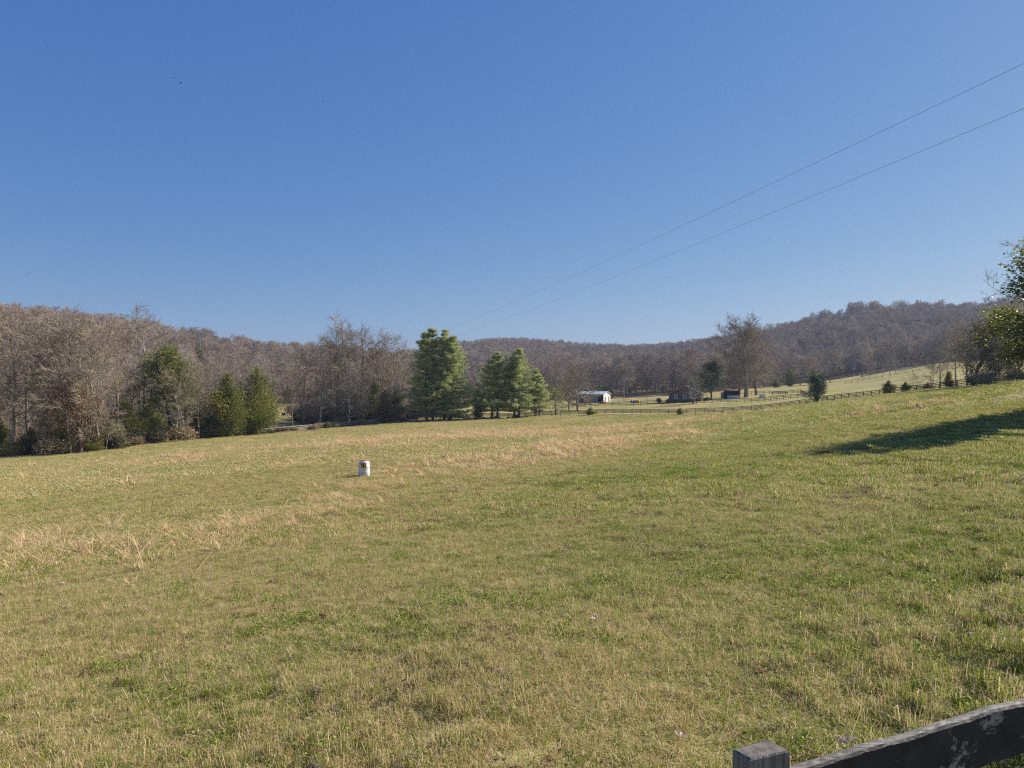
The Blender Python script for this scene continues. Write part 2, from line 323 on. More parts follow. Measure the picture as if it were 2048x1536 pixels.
def skeleton(seed, H=20., h0=.3, nl=16, spread=.33, nb=7, nt=6, ntw=3, tr=.28, stems=1, twr=.016, up=.25, droop=0.0, lean=.03):
    rg = random.Random(seed); segs = {0: [], 1: [], 2: [], 3: [], 4: []}; tips = []
    def axis(p, d, L, r0, r1, lev, n, wob, trop):
        pts = [p.copy()]; ds = [d.copy()]; rr = [r0]; q = p.copy(); dd = d.copy()
        for i in range(n):
            dd = (dd + Vector((rg.gauss(0, wob), rg.gauss(0, wob), rg.gauss(0, wob) + trop))).normalized(); nq = q + dd * (L / n)
            ra = r0 + (r1 - r0) * i / n; rb = r0 + (r1 - r0) * (i + 1) / n
            segs[lev].append((*q, *nq, ra, rb)); q = nq; pts.append(q.copy()); ds.append(dd.copy()); rr.append(rb)
        return pts, ds, rr
    def side(d, ang, roll=None):
        o = d.orthogonal().normalized(); o.rotate(Matrix.Rotation(rg.uniform(0, 6.283) if roll is None else roll, 3, d)); return (d * math.cos(ang) + o * math.sin(ang)).normalized()
    for s in range(stems):
        base = Vector((0, 0, -.3)) + (Vector((rg.uniform(-.5, .5), rg.uniform(-.5, .5), 0)) if stems > 1 else Vector())
        d0 = Vector((rg.gauss(0, lean), rg.gauss(0, lean), 1)).normalized()
        if stems > 1: a = 6.283 * s / stems + rg.random(); d0 = Vector((math.cos(a) * .16, math.sin(a) * .16, 1)).normalized()
        tp, td, trr = axis(base, d0, H * rg.uniform(.9, 1.), tr / math.sqrt(stems), .03, 0, 12, .05, .06)
        roll = rg.random() * 6
        for i in range(nl // stems):
            t = h0 + (1 - h0) * (i + rg.random() * .6) / (nl // stems) * .97; k = t * 12; ki = min(11, int(k)); q = tp[ki].lerp(tp[ki + 1], k - ki); rad = trr[ki]
            roll += 2.4 + rg.gauss(0, .3); tt = (t - h0) / (1 - h0); ang = R(rg.uniform(48, 72) - 25 * tt)
            L = H * spread * (max(0, math.sin(math.pi * min(1, .25 + .70 * tt))) ** .6 * .95 + .08) * rg.uniform(.75, 1.2)
            lp, ld, lr = axis(q, side(td[ki], ang, roll), L, min(rad * .55, .16), .018, 1, 6, .11, up * .35 - droop * .2)
            for j in range(nb):
                u = .2 + .8 * (j + rg.random()) / nb; k1 = min(5, int(u * 6)); q1 = lp[k1].lerp(lp[k1 + 1], min(1, u * 6 - k1))
                L1 = L * (.55 - .3 * u) * rg.uniform(.7, 1.3) + .5
                bp, bd, br = axis(q1, side(ld[k1], R(rg.uniform(28, 58))), L1, max(.03, lr[k1] * .5), .015, 2, 3, .16, up * .3 - droop * .3)
                for m_ in range(nt):
                    v = .15 + .85 * (m_ + rg.random()) / nt; k2 = min(2, int(v * 3)); q2 = bp[k2].lerp(bp[k2 + 1], min(1, v * 3 - k2))
                    L2 = rg.uniform(.7, 1.5) * (H / 20)
                    cp_, cd, cr = axis(q2, side(bd[k2], R(rg.uniform(25, 55))), L2, twr * 1.3, twr, 3, 2, .2, up * .25 - droop * .4)
                    tips.append(cp_[-1])
                    for w in range(ntw):
                        k3 = rg.randint(0, 1); q3 = cp_[k3].lerp(cp_[k3 + 1], rg.random())
                        axis(q3, side(cd[k3], R(rg.uniform(20, 50))), rg.uniform(.35, .8) * (H / 20), twr, twr * .5, 4, 1, .2, up * .2 - droop * .4)
    return segs, tips
class Proto: pass
def bare_proto(seed, barkm, twigm, **kw):
    segs, tips = skeleton(seed, **kw); pr = Proto()
    V0, F0 = prisms(segs[0], 8); V1, F1 = prisms(segs[1], 4); v, f = cat([(V0, F0), (V1, F1)])
    pr.trunk = mesh_np('trunk', v, f, [barkm], None, True)
    tw = [prisms(segs[k], 3) for k in (2, 3, 4) if segs[k]]; v2, f2 = cat(tw); pr.crown = mesh_np('crown', v2, f2, [twigm])
    v3, f3 = cat([(v, np.vstack(f)), (v2, np.vstack(f2))]); n0 = sum(len(a) for a in f)
    mi = np.zeros(sum(len(a) for a in f3), int); mi[n0:] = 1; pr.whole = mesh_np('bare_tree', v3, f3, [barkm, twigm], mi)
    pr.H = kw.get('H', 20.); pr.tips = tips; return pr
def cards(P, size, rng, asp=.45, up=None, bias=.5):
    """small leaf-shaped quads at points P, random directions, optional outward/up bias"""
    n = len(P); d = rng.normal(size=(n, 3)); 
    if up is not None: d = d * (1 - bias) + up * bias * 1.7
    d /= np.linalg.norm(d, axis=1)[:, None] + 1e-9; w = np.cross(d, rng.normal(size=(n, 3))); w /= np.linalg.norm(w, axis=1)[:, None] + 1e-9
    s = (size * rng.uniform(.6, 1.35, n))[:, None]; nn = np.cross(d, w)
    a = P - d * s * .5; b = P + w * s * asp * .5 + nn * s * .08; c = P + d * s * .5; e = P - w * s * asp * .5 + nn * s * .08
    V = np.stack([a, b, c, e], 1).reshape(-1, 3); Fc = np.arange(4 * n).reshape(-1, 4); return V, Fc
def leaf_mesh(name, P, size, rng, mat, tint, asp=.45, up=None, bias=.5):
    V, Fc = cards(P, size, rng, asp, up, bias); me = mesh_np(name, V, [Fc], [mat]); fattr(me, 'tint', np.repeat(tint, 4)); return me
def trunk_mesh(segs0, segs1, mat, n0=8, n1=4):
    parts = [prisms(segs0, n0)]; 
    if len(segs1): parts.append(prisms(segs1, n1))
    v, f = cat(parts); return mesh_np('trunk', v, f, [mat], None, True)
def cedar_proto(seed, H=10., W=3.2, mat='cedar', N_=15000, h0=.06, power=.75, size=.34, split=0):
    rng = np.random.default_rng(seed); pr = Proto(); pr.H = H
    # branchlets: boughs with their own lumps
    nb = 230; bh = h0 + (1 - h0) * rng.random(nb) ** 1.15; ba = rng.uniform(0, 2 * math.pi, nb)
    prof = W * np.clip(1 - (bh - h0) / (1 - h0), 0, 1) ** power * np.clip(.55 + (bh - h0) * 3.5, 0, 1) + .12
    bl = prof * rng.uniform(.35, 1.45, nb) * (.85 + .4 * np.sin(ba * 2 + seed) * np.sin(bh * 11 + seed * 2.3))
    k = rng.choice(nb, N_, p=(bl ** 1.6) / (bl ** 1.6).sum()); t = rng.random(N_) ** .6
    x = np.cos(ba[k]) * bl[k] * t; y = np.sin(ba[k]) * bl[k] * t; z = bh[k] * H + bl[k] * t * .35 + rng.normal(size=N_) * .1
    sp = .13 + .17 * bl[k] * (1 - .4 * t); P = np.stack([x, y, z], 1) + rng.normal(size=(N_, 3)) * np.stack([sp, sp, sp * 1.3], 1)
    up = np.stack([np.cos(ba[k]), np.sin(ba[k]), np.full(N_, .9)], 1); bt = rng.normal(0, .14, nb)
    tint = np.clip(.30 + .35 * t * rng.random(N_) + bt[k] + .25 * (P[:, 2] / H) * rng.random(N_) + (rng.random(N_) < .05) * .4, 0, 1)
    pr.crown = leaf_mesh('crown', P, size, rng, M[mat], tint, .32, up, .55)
    s0 = [(0, 0, -.3, .05, .03, H * .5, .2, .1), (.05, .03, H * .5, 0, 0, H * .97, .1, .02)]
    s1 = [(0, 0, bh[i] * H * .96, math.cos(ba[i]) * bl[i] * .9, math.sin(ba[i]) * bl[i] * .9, bh[i] * H + bl[i] * .3, .035, .01) for i in range(nb)]
    pr.trunk = trunk_mesh(s0, s1, M['dark_bark']); return pr
def pine_proto(seed, H=20., W=6., trunks=((0, 0, 1.),), mat='pine', h0=.12):
    rng = np.random.default_rng(seed); pr = Proto(); pr.H = H; s0 = []; s1 = []; C = []; CD = []; BT = []
    for (tx, ty, hh) in trunks:
        Ht = H * hh; s0 += [(tx, ty, -.3, tx * 1.1, ty * 1.1, Ht * .5, .32, .2), (tx * 1.1, ty * 1.1, Ht * .5, tx * 1.15, ty * 1.15, Ht * .98, .2, .03)]
        nwh = int(Ht / .85)
        for wi in range(nwh):
            h = h0 + (1 - h0) * (wi + rng.random() * .95) / nwh; nbr = rng.integers(5, 8); a0 = rng.random() * 6.28
            Wt = W * (1 - h) ** .62 * min(1, .78 + h * 1.5) + .3
            for b in range(nbr):
                a = a0 + 6.283 * b / nbr + rng.normal(0, .25); L = Wt * rng.uniform(.4, 1.28); z0 = h * Ht; up = .10 + .75 * h ** 1.5
                cx, cy = tx * (1 + .13 * h), ty * (1 + .13 * h); p = np.array([cx, cy, z0]); nseg = 4; dv = np.array([math.cos(a), math.sin(a), up * .4]); bt = rng.normal(0, .1)
                for sgi in range(nseg):
                    dv2 = dv + np.array([rng.normal(0, .12), rng.normal(0, .12), up * .25 * sgi]); dv2 /= np.linalg.norm(dv2); q = p + dv2 * L / nseg
                    s1.append((*p, *q, .06 * (1 - sgi / 5), .05 * (1 - (sgi + 1) / 5)))
                    if sgi >= 1 or L < 2:
                        for j in range(int(4 + L * 1.2)):
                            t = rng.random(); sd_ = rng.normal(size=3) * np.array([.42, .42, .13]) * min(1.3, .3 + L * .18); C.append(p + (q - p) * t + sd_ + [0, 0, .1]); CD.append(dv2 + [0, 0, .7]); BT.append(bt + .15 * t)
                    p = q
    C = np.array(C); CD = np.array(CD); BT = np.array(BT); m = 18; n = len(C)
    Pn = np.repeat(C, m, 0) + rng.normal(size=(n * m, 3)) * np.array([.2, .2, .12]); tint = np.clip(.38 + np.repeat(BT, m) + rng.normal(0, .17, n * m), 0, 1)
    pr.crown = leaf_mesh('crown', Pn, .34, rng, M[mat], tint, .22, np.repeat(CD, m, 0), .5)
    pr.trunk = trunk_mesh(s0, s1, M['dark_bark'], 8, 3); return pr
def leafy_proto(seed, mat, H=10., leaves=9, size=.3, spr=.5, asp=.5, bark='dark_bark', twigs=False, **kw):
    rng = np.random.default_rng(seed); pr = Proto(); pr.H = H; segs, tips = skeleton(seed, H=H, **kw)
    T = np.array([tuple(t) for t in tips]); P = np.repeat(T, leaves, 0) + rng.normal(size=(len(T) * leaves, 3)) * spr
    c = T.mean(0); up = P - c; up /= np.linalg.norm(up, axis=1)[:, None]; tint = np.clip(rng.beta(2, 2.5, len(P)) + np.repeat(rng.normal(0, .12, len(T)), leaves), 0, 1)
    pr.crown = leaf_mesh('crown', P, size, rng, M[mat], tint, asp, up, .35)
    s1 = segs[1] + segs[2] + (segs[3] if twigs else []); pr.trunk = trunk_mesh(segs[0], s1, M[bark], 8, 3); return pr
def shrub_mesh(seed, H, W, mat, N_=1500, size=.25, stems=14):
    rng = np.random.default_rng(seed); lobes = 7; a = rng.uniform(0, 6.28, lobes); c = np.stack([np.cos(a) * W * .45 * rng.random(lobes), np.sin(a) * W * .45 * rng.random(lobes), H * rng.uniform(.3, .65, lobes)], 1)
    k = rng.integers(0, lobes, N_); d = rng.normal(size=(N_, 3)); d /= np.linalg.norm(d, axis=1)[:, None]; rr = rng.random(N_)[:, None] ** .45
    P = c[k] + d * rr * np.array([W * .42, W * .42, H * .36]); P[:, 2] = np.abs(P[:, 2]); tint = np.clip(rng.random(N_) * .7 + rng.normal(0, .12, lobes)[k] + .15, 0, 1)
    return leaf_mesh('foliage', P, size, rng, mat, tint, .4, d + [0, 0, .5], .4), c
def put(proto, name, px, d, top=None, H=None, wx=1.0, label='', catg='tree', group=None, rz=0.0, base=None, dx=0):
    g = gp(px, d); 
    if H is None: H = ZP(top, d) - g.z
    s = H / proto.H; g.z -= .05
    e = empty(name, g, label, catg, group, rz); 
    for nm in ('trunk', 'crown'):
        c = ob(nm, getattr(proto, nm), e); c.scale = (s * wx, s * wx, s)
    return e
# ------------------------------------------------------------------ point scatter of 'stuff'
def scatter(name, P, rot, scl, idx, protos, label=None, group=None):
    me = bpy.data.meshes.new(name); me.vertices.add(len(P)); me.vertices.foreach_set('co', np.asarray(P, np.float32).ravel())
    a = me.attributes.new('rot', 'FLOAT_VECTOR', 'POINT'); a.data.foreach_set('vector', np.asarray(rot, np.float32).ravel())
    a = me.attributes.new('scl', 'FLOAT_VECTOR', 'POINT'); a.data.foreach_set('vector', np.asarray(scl, np.float32).ravel())
    a = me.attributes.new('idx', 'INT', 'POINT'); a.data.foreach_set('value', np.asarray(idx, np.int32))
    o = ob(name, me); tag(o, label, None, None, 'stuff')
    ng = bpy.data.node_groups.new(name + '_scatter', 'GeometryNodeTree'); ng.interface.new_socket('Geometry', in_out='INPUT', socket_type='NodeSocketGeometry'); ng.interface.new_socket('Geometry', in_out='OUTPUT', socket_type='NodeSocketGeometry')
    gi = ng.nodes.new('NodeGroupInput'); go = ng.nodes.new('NodeGroupOutput'); jn = ng.nodes.new('GeometryNodeJoinGeometry')
    def na(nm, t): n = ng.nodes.new('GeometryNodeInputNamedAttribute'); n.data_type = t; n.inputs[0].default_value = nm; return n.outputs[0]
    r_, s_, i_ = na('rot', 'FLOAT_VECTOR'), na('scl', 'FLOAT_VECTOR'), na('idx', 'INT')
    for k, pm in enumerate(protos):
        po = bpy.data.objects.new(pm.name, pm)
        oi = ng.nodes.new('GeometryNodeObjectInfo'); oi.inputs[0].default_value = po; oi.inputs['As Instance'].default_value = True
        cm = ng.nodes.new('FunctionNodeCompare'); cm.data_type = 'INT'; cm.operation = 'EQUAL'; ng.links.new(i_, cm.inputs[2]); cm.inputs[3].default_value = k
        ip = ng.nodes.new('GeometryNodeInstanceOnPoints'); ng.links.new(gi.outputs[0], ip.inputs['Points']); ng.links.new(cm.outputs[0], ip.inputs['Selection'])
        ng.links.new(oi.outputs['Geometry'], ip.inputs['Instance']); ng.links.new(r_, ip.inputs['Rotation']); ng.links.new(s_, ip.inputs['Scale']); ng.links.new(ip.outputs[0], jn.inputs[0])
    ng.links.new(jn.outputs[0], go.inputs[0]); md = o.modifiers.new('scatter', 'NODES'); md.node_group = ng; return o

# ------------------------------------------------------------------ woods
B = [bare_proto(11, M['bark'], M['twig'], H=20, h0=.26, nl=17, spread=.30, up=.14),
     bare_proto(12, M['bark'], M['twig'], H=20, h0=.34, nl=15, spread=.27, up=.2),
     bare_proto(13, M['pale_bark'], M['twig'], H=20, h0=.32, nl=16, spread=.30, up=.12),
     bare_proto(14, M['bark'], M['twig'], H=20, h0=.18, nl=18, spread=.32, up=.1, stems=2),
     bare_proto(15, M['pale_bark'], M['twig'], H=20, h0=.22, nl=18, spread=.28, up=.22, stems=3)]
ROUND = bare_proto(42, M['bark'], M['twig'], H=12, h0=.12, nl=18, spread=.42, up=.16, nb=8, nt=7, ntw=4, tr=.3, twr=.02)
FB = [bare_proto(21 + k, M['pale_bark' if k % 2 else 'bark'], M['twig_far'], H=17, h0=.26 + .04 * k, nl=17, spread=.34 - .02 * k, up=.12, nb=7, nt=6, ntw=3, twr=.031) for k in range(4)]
CED = [cedar_proto(31, 10, 2.6), cedar_proto(32, 10, 3.4, power=.6), cedar_proto(33, 10, 3.0, 'rustcedar')]
FC = cedar_proto(34, 12, 3.2, N_=2500, size=.6)
rg = np.random.default_rng(5); pr = random.Random(5)
# hillside trees: sampled over bearing and distance
pts = []
n_try = 26000
th = rg.uniform(R(-44), R(44), n_try); r2 = rg.uniform(118 ** 2, 1100 ** 2, n_try); r = np.sqrt(r2); x = r * np.sin(th); y = r * np.cos(th); px = 1024 + F * x / y
keep = (wood_mask(px, y) > 0)
x, y, px = x[keep], y[keep], px[keep]
# thin by spacing grid
cell = {}; ok = []
for i in range(len(x)):
    c = (int(x[i] // 6.8), int(y[i] // 6.8))
    if c in cell: continue
    cell[c] = 1; ok.append(i)
x, y, px = x[ok], y[ok], px[ok]; z = hz(x, y) - .3
print('wood trees', len(x))
size = (.62 + .62 * rg.beta(2, 2, len(x)) + .18 * (fbm(x / 60, y / 60, 8) - .5)) * np.where(px < 850, .80, .97)
ridge = (px > 1540) & (y > 770) & (y < 850); size = np.where(ridge, rg.uniform(.9, 1.4, len(x)), size)
rk = ~(ridge & (fbm(x / 16, y / 16, 12, 2) < .47)); x, y, px, z, size = x[rk], y[rk], px[rk], z[rk], size[rk]
left = px < 830
ever = rg.random(len(x)) < np.where(left & (y > 160), .15 + .35 * (fbm(x / 40, y / 40, 3) > .58), .03 + .15 * (fbm(x / 50, y / 50, 4) > .70))
rot = np.stack([np.zeros(len(x)), np.zeros(len(x)), rg.uniform(0, 6.28, len(x))], 1)
sx = size * rg.uniform(.9, 1.3, len(x)); scl = np.stack([sx, sx, size], 1)
inview = np.abs(px - 1024) < 1050
# largest in view become trees of their own
rank = np.where(inview & ~ever, size / y, -1); order = np.argsort(-rank)
single = order[:240]; sm = np.zeros(len(x), bool); sm[single] = True
for i in single:
    szn = size[i] / (.74 if px[i] < 850 and y[i] < 330 else .8 if px[i] < 850 else .97); tall = 'tall' if szn > 1.02 else 'broad' if sx[i] > size[i] * 1.14 else 'short' if szn < .88 else 'slim'
    if px[i] < 330 and y[i] < 250:
        row = 'front row' if y[i] < 145 else 'second row' if y[i] < 170 else 'third row' if y[i] < 200 else 'back row'
        side_ = next(t for a, t in ((40, 'at the left picture edge'), (95, 'left of the oak'), (150, 'by the rust-leaved oak'), (205, 'behind the leaning pale stems'), (260, 'above the low bushy cedar'), (400, 'beside the tallest cedar')) if px[i] < a)
        zone = '%s bare tree in %s of left wood, %s' % (tall, row, side_)
    else:
        row = 'lowest' if y[i] < 320 else 'second lowest' if y[i] < 360 else 'third lowest' if y[i] < 420 else 'upper'
        side_ = next(t for a, t in ((330, 'above the left wood'), (430, 'above the tallest cedar'), (500, 'above the golden-tipped cedar'), (560, 'above the rightmost of the three cedars'), (620, 'above the black cow'), (680, 'above the white trailer'), (740, 'behind the tallest grey-stemmed tree'), (840, 'left of the big white pine'), (960, 'behind the big white pine'), (1090, 'behind the pair of pines'), (1160, 'behind the tree by the barn'), (1240, 'behind the barn'), (1330, 'right of the utility pole'), (1400, 'behind the brick house'), (1480, 'behind the dark round evergreen'), (1600, 'behind the towering bare tree'), (1700, 'above the round holly'), (1850, 'above the tan meadow'), (9999, 'above the right-hand thicket')) if px[i] < a)
        zone = '%s bare tree, %s hillside row %s' % (tall, row, side_)
    kb = int(rg.integers(0, 5)) if y[i] < 240 else int(rg.integers(0, 4)); pale = kb in (2, 4) if y[i] < 240 else kb % 2
    zone = zone.replace('bare tree', ('pale' if pale else 'grey') + '-trunked bare tree')
    o = ob('bare_tree', (B[kb] if y[i] < 240 else FB[kb]).whole, None, (x[i], y[i], z[i])); o.rotation_euler = rot[i]; o.scale = scl[i]
    tag(o, zone, 'tree', zone.replace('bare tree', 'bare trees'))
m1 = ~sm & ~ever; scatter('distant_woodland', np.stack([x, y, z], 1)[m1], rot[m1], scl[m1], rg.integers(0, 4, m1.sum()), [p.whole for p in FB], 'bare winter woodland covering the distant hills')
v, f = None, None
fcw = FC.crown
m2 = ever; s2 = scl[m2] * .95; scatter('distant_evergreens', np.stack([x, y, z], 1)[m2], rot[m2], s2, np.zeros(m2.sum(), int), [fcw], 'scattered olive green cedars among the bare hillside trees')

# front row on the left, over the field edge
k = 0
LT = [(-30, 116, 640, 2, 'tall pale-trunked bare tree at the left edge of the picture'), (22, 116, 655, 2, 'bare tree with a white forked trunk near the left picture edge'),
      (58, 122, 668, 0, 'slender bare tree second from the white forked trunk'), (92, 119, 662, 1, 'bare tree left of the rust-leaved oak sapling, with dark trunk'),
      (120, 121, 655, 2, 'tall bare tree with pale upper trunk above the rusty leaves'), (141, 119, 650, 0, 'bare tree with straight dark trunk beside the rusty leaves'),
      (172, 121, 664, 4, 'multi-stemmed bare tree with leaning pale stems'), (196, 123, 655, 2, 'leaning bare tree with white patches on its trunk'),
      (238, 132, 670, 1, 'bare tree rising behind the low bushy cedar'), (285, 150, 640, 2, 'tall bare tree with a thick pale trunk left of the big cedar'),
      (78, 117, 730, 3, 'short crooked bare tree over brush at far left'), (155, 118, 745, 3, 'short bare sapling clump under the tall left trees'),
      (352, 137, 745, 2, 'pale bare sapling in front of the big cedar'), (398, 140, 740, 0, 'thin bare tree between the two left cedars'),
      (585, 176, 745, 0, 'bare tree with brown trunk right of the three cedars'), (608, 186, 712, 3, 'twiggy bare tree beside the distant white trailer'),
      (640, 184, 690, 2, 'bare tree with a white lower trunk behind the pale fence'), (672, 188, 660, 1, 'tall bare tree with fine upright twigs, left one above the ridge'),
      (697, 186, 652, 4, 'tallest bare tree behind the pale fence, with several grey stems'), (728, 189, 672, 0, 'bare tree just right of the tallest grey-stemmed one'),
      (757, 192, 676, 1, 'bare tree with broad crown behind the rusty cedar'), (788, 195, 678, 3, 'bare tree standing left of the big white pine'),
      (549, 205, 740, 3, 'low spreading bare tree right behind the third cedar'), (720, 180, 790, 3, 'small twiggy bare tree with drooping branches by the fence')]
for px_, d, top, kk, lb in LT: put(B[kk], 'bare_tree', px_, d, top, None, 1.0 + pr.uniform(-.1, .15), lb, 'tree', 'bare trees along the left fence line', pr.uniform(0, 6))
put(ROUND, 'bare_tree', 1155, 216, 737, None, 1.05, 'round-crowned bare tree in front of the white barn', 'tree')
put(ROUND, 'bare_tree', 1138, 224, 764, None, 1.2, 'small bare tree at the left side of the round-crowned one by the barn', 'tree')
BIG = bare_proto(41, M['bark'], M['twig'], H=28, h0=.17, nl=30, spread=.37, up=.10, nb=10, nt=8, ntw=4, tr=.75, twr=.024)
put(ROUND, 'bare_tree', 1180, 262, 768, None, 1.1, 'twiggy bare tree hiding the left part of the barn', 'tree', None, 2.)
put(BIG, 'bare_tree', 1492, 262, 646, None, 1.25, 'largest bare tree, towering over the ridge beside the open shed', 'tree')
put(BIG, 'bare_tree', 1478, 268, 700, None, 1.15, 'broad bare tree touching the tallest one, directly behind the open shed', 'tree', None, 2.0)
put(ROUND, 'bare_tree', 1512, 275, 672, None, .95, 'brown-twigged bare tree at the right side of the towering one', 'tree')
for px_, d, top, lb in [(1550, 400, 735, 'small bare tree alone on the far pasture slope'), (1562, 395, 740, 'bare sapling by the bushes on the far pasture'),
                        (1724, 420, 690, 'round bare tree at the foot of the right-hand meadow'), (1780, 380, 705, 'bare tree on the tan meadow with straight dark trunk'),
                        (1792, 372, 715, 'bare tree right beside the straight dark trunk on the meadow'), (1738, 400, 722, 'small bare tree left on the fence line of the tan meadow'),
                        (1768, 385, 725, 'thin crooked bare tree in the middle of the tan meadow'), (1600, 395, 722, 'bare tree above the dark evergreens on the far pasture'), (1660, 400, 700, 'bare tree right above the round holly'),
                        (1863, 150, 722, 'bare tree behind the fence, leftmost of the thicket on the right'), (1878, 152, 700, 'slim bare tree in the thicket left of the olive tree'),
                        (1893, 158, 690, 'bare tree with clustered stems in the right-hand thicket'), (1912, 165, 668, 'tallest grey bare tree of the right-hand thicket'), (1935, 170, 652, 'bare tree rising behind the olive-leaved tree')]:
    put(FB[pr.randint(0, 3)] if d > 200 else B[pr.choice([0, 1, 3, 4])], 'bare_tree', px_, d, top, None, 1.2, lb, 'tree', None, pr.uniform(0, 6))
put(B[3], 'bare_tree', 2100, 68, None, 12.2, 1.2, 'dark bare tree reaching into the sky left of the magnolia', 'tree')
put(B[3], 'bare_tree', 1830, 146, 748, None, 1.9, 'small spreading bare tree beside the fence cedars', 'tree')
SYC = bare_proto(51, M['pale_bark'], M['twig'], H=12, h0=.3, nl=14, spread=.4, up=-.2, nb=7, nt=5, tr=.12)
put(SYC, 'bare_tree', 372, 136, 800, None, 1.0, 'pale arching bare tree with drooping twigs before the cedars', 'tree')
put(SYC, 'bare_tree', 212, 122, 815, None, 1.0, 'small arching bare tree in front of the low bushy cedar', 'tree', None, 2.2)
# evergreens near the fence
CEDBIG = leafy_proto(61, 'cedar', H=14, leaves=12, size=.36, spr=.34, asp=.35, h0=.34, nl=22, spread=.26, nb=7, nt=5, ntw=0, up=.2)
put(CEDBIG, 'cedar_tree', 343, 141, 713, None, 1.1, 'tallest cedar with bare lower trunks at the left field edge', 'tree', 'cedars at the left field edge')
put(CEDBIG, 'cedar_tree', 372, 146, 738, None, 1.0, 'cedar half hidden right behind the tallest one', 'tree', 'cedars at the left field edge', 2.)
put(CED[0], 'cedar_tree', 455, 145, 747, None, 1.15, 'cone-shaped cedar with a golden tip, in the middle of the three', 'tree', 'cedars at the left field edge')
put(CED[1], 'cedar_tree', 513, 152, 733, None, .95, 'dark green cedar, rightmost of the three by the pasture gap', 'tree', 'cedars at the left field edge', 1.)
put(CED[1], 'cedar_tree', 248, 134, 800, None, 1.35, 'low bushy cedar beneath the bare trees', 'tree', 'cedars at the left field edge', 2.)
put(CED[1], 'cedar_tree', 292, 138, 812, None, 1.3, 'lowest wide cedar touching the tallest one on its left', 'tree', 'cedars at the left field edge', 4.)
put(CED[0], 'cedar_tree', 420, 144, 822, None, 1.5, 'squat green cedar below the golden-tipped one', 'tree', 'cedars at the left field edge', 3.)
put(CED[2], 'cedar_tree', 770, 186, 775, None, 1.0, 'rust-coloured cedar left of the big white pine', 'tree')
put(CED[1], 'cedar_tree', 748, 191, 760, None, .7, 'dark narrow cedar behind the rust-coloured one', 'tree')
put(CED[0], 'cedar_tree', 792, 188, 780, None, 1.0, 'small dark cedar between the rusty cedar and the big pine', 'tree')
for px_, d, H_, wx, lb in [(60, 119, 4.5, 1.3, 'low green cedar under the white forked trunk'), (128, 120, 6.0, 1.1, 'green cedar between the dark trunks at left'), (185, 122, 3.5, 1.6, 'low spreading cedar right of the rust-leaved oak'), (-10, 118, 7, 1.1, 'dark cedar cut by the left picture edge'),
                           (225, 128, 5.0, 1.2, 'olive cedar left of the low bushy one'), (318, 137, 4.2, 1.5, 'small round cedar at the foot of the tallest cedar'), (396, 143, 5.5, 1.4, 'cedar filling the gap right of the tallest cedar'), (100, 128, 9.0, .9, 'upright dark cedar deep in the left wood')]:
    put(CED[pr.randint(0, 2)], 'cedar_tree', px_, d, None, H_, wx, lb, 'tree', 'cedars at the left field edge', pr.uniform(0, 6))
P1 = pine_proto(71, 22, 6.0, ((-2.6, 0, .95), (-1.2, .6, 1.0), (1.5, .8, .97), (3.2, -.4, .90)), h0=.03); P2 = pine_proto(72, 17, 6.3, ((0, 0, 1.), (-1.5, .6, .86)), h0=.13); P3 = pine_proto(73, 17, 5.8, ((0, 0, 1.), (1.6, .5, .9)), h0=.10)
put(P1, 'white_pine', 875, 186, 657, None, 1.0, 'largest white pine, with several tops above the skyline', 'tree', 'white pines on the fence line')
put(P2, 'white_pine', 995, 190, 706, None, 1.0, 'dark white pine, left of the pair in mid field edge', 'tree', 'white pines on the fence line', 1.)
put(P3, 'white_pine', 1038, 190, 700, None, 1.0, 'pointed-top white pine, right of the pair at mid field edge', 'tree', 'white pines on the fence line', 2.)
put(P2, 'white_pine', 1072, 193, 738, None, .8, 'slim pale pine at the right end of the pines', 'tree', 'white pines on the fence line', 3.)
put(CED[0], 'cedar_tree', 956, 189, 778, None, .9, 'small dark cedar in the gap between the white pines', 'tree')
WIL = leafy_proto(81, 'willow', H=7, leaves=5, size=.3, spr=.3, h0=.25, nl=14, spread=.5, nb=5, nt=4, ntw=0, up=-.1, twr=.012)
put(WIL, 'willow_tree', 1112, 200, 780, None, 1.0, 'yellow-green shrubby tree right of the pines', 'tree')
MAG2 = leafy_proto(82, 'holly', H=12, leaves=12, size=.34, spr=.45, h0=.22, nl=20, spread=.3, nb=6, nt=5, ntw=0, up=.3)
put(MAG2, 'magnolia_tree', 1422, 246, 730, None, 1.2, 'dark round evergreen tree at the right side of the brick house', 'tree')
HOL = leafy_proto(83, 'holly', H=5, leaves=14, size=.2, spr=.25, h0=.12, nl=22, spread=.42, nb=6, nt=5, ntw=0, up=.3)
put(HOL, 'holly_tree', 1635, 165, 755, None, .88, 'round green holly standing in front of the long fence', 'tree')
for px_, d, top, lb in [(1777, 149, 760, 'small dark cedar, leftmost of the bushes along the right fence'), (1811, 146, 763, 'small brownish cedar, second of the bushes along the right fence'), (1856, 141, 764, 'small cedar beside the leafless spreading tree'), (1898, 134, 742, 'dark cedar standing at the thicket fence'),
                        (1180, 190, 814, 'tiny cedar at the fence below the barn'), (1360, 188, 815, 'tiny dark cedar at the fence below the brick house'), (1580, 390, 738, 'dark cedar at the left of the far pasture evergreens'), (1625, 400, 735, 'dark cedar behind the holly on the far pasture'), (1552, 385, 757, 'low round bush on the far pasture slope')]:
    put(CED[pr.randint(0, 1)], 'cedar_tree', px_, d, top, None, 1.7 if top > 755 else 1.1, lb, 'tree', None, pr.uniform(0, 6))
OLV = leafy_proto(84, 'olive', H=12, leaves=7, size=.3, spr=.5, h0=.1, nl=26, spread=.42, nb=7, nt=6, ntw=0, up=.25, twigs=True)
put(OLV, 'thicket_tree', 1945, 128, 655, None, 1.2, 'wide olive-brown leafy tree overgrowing the fence at the right', 'tree')
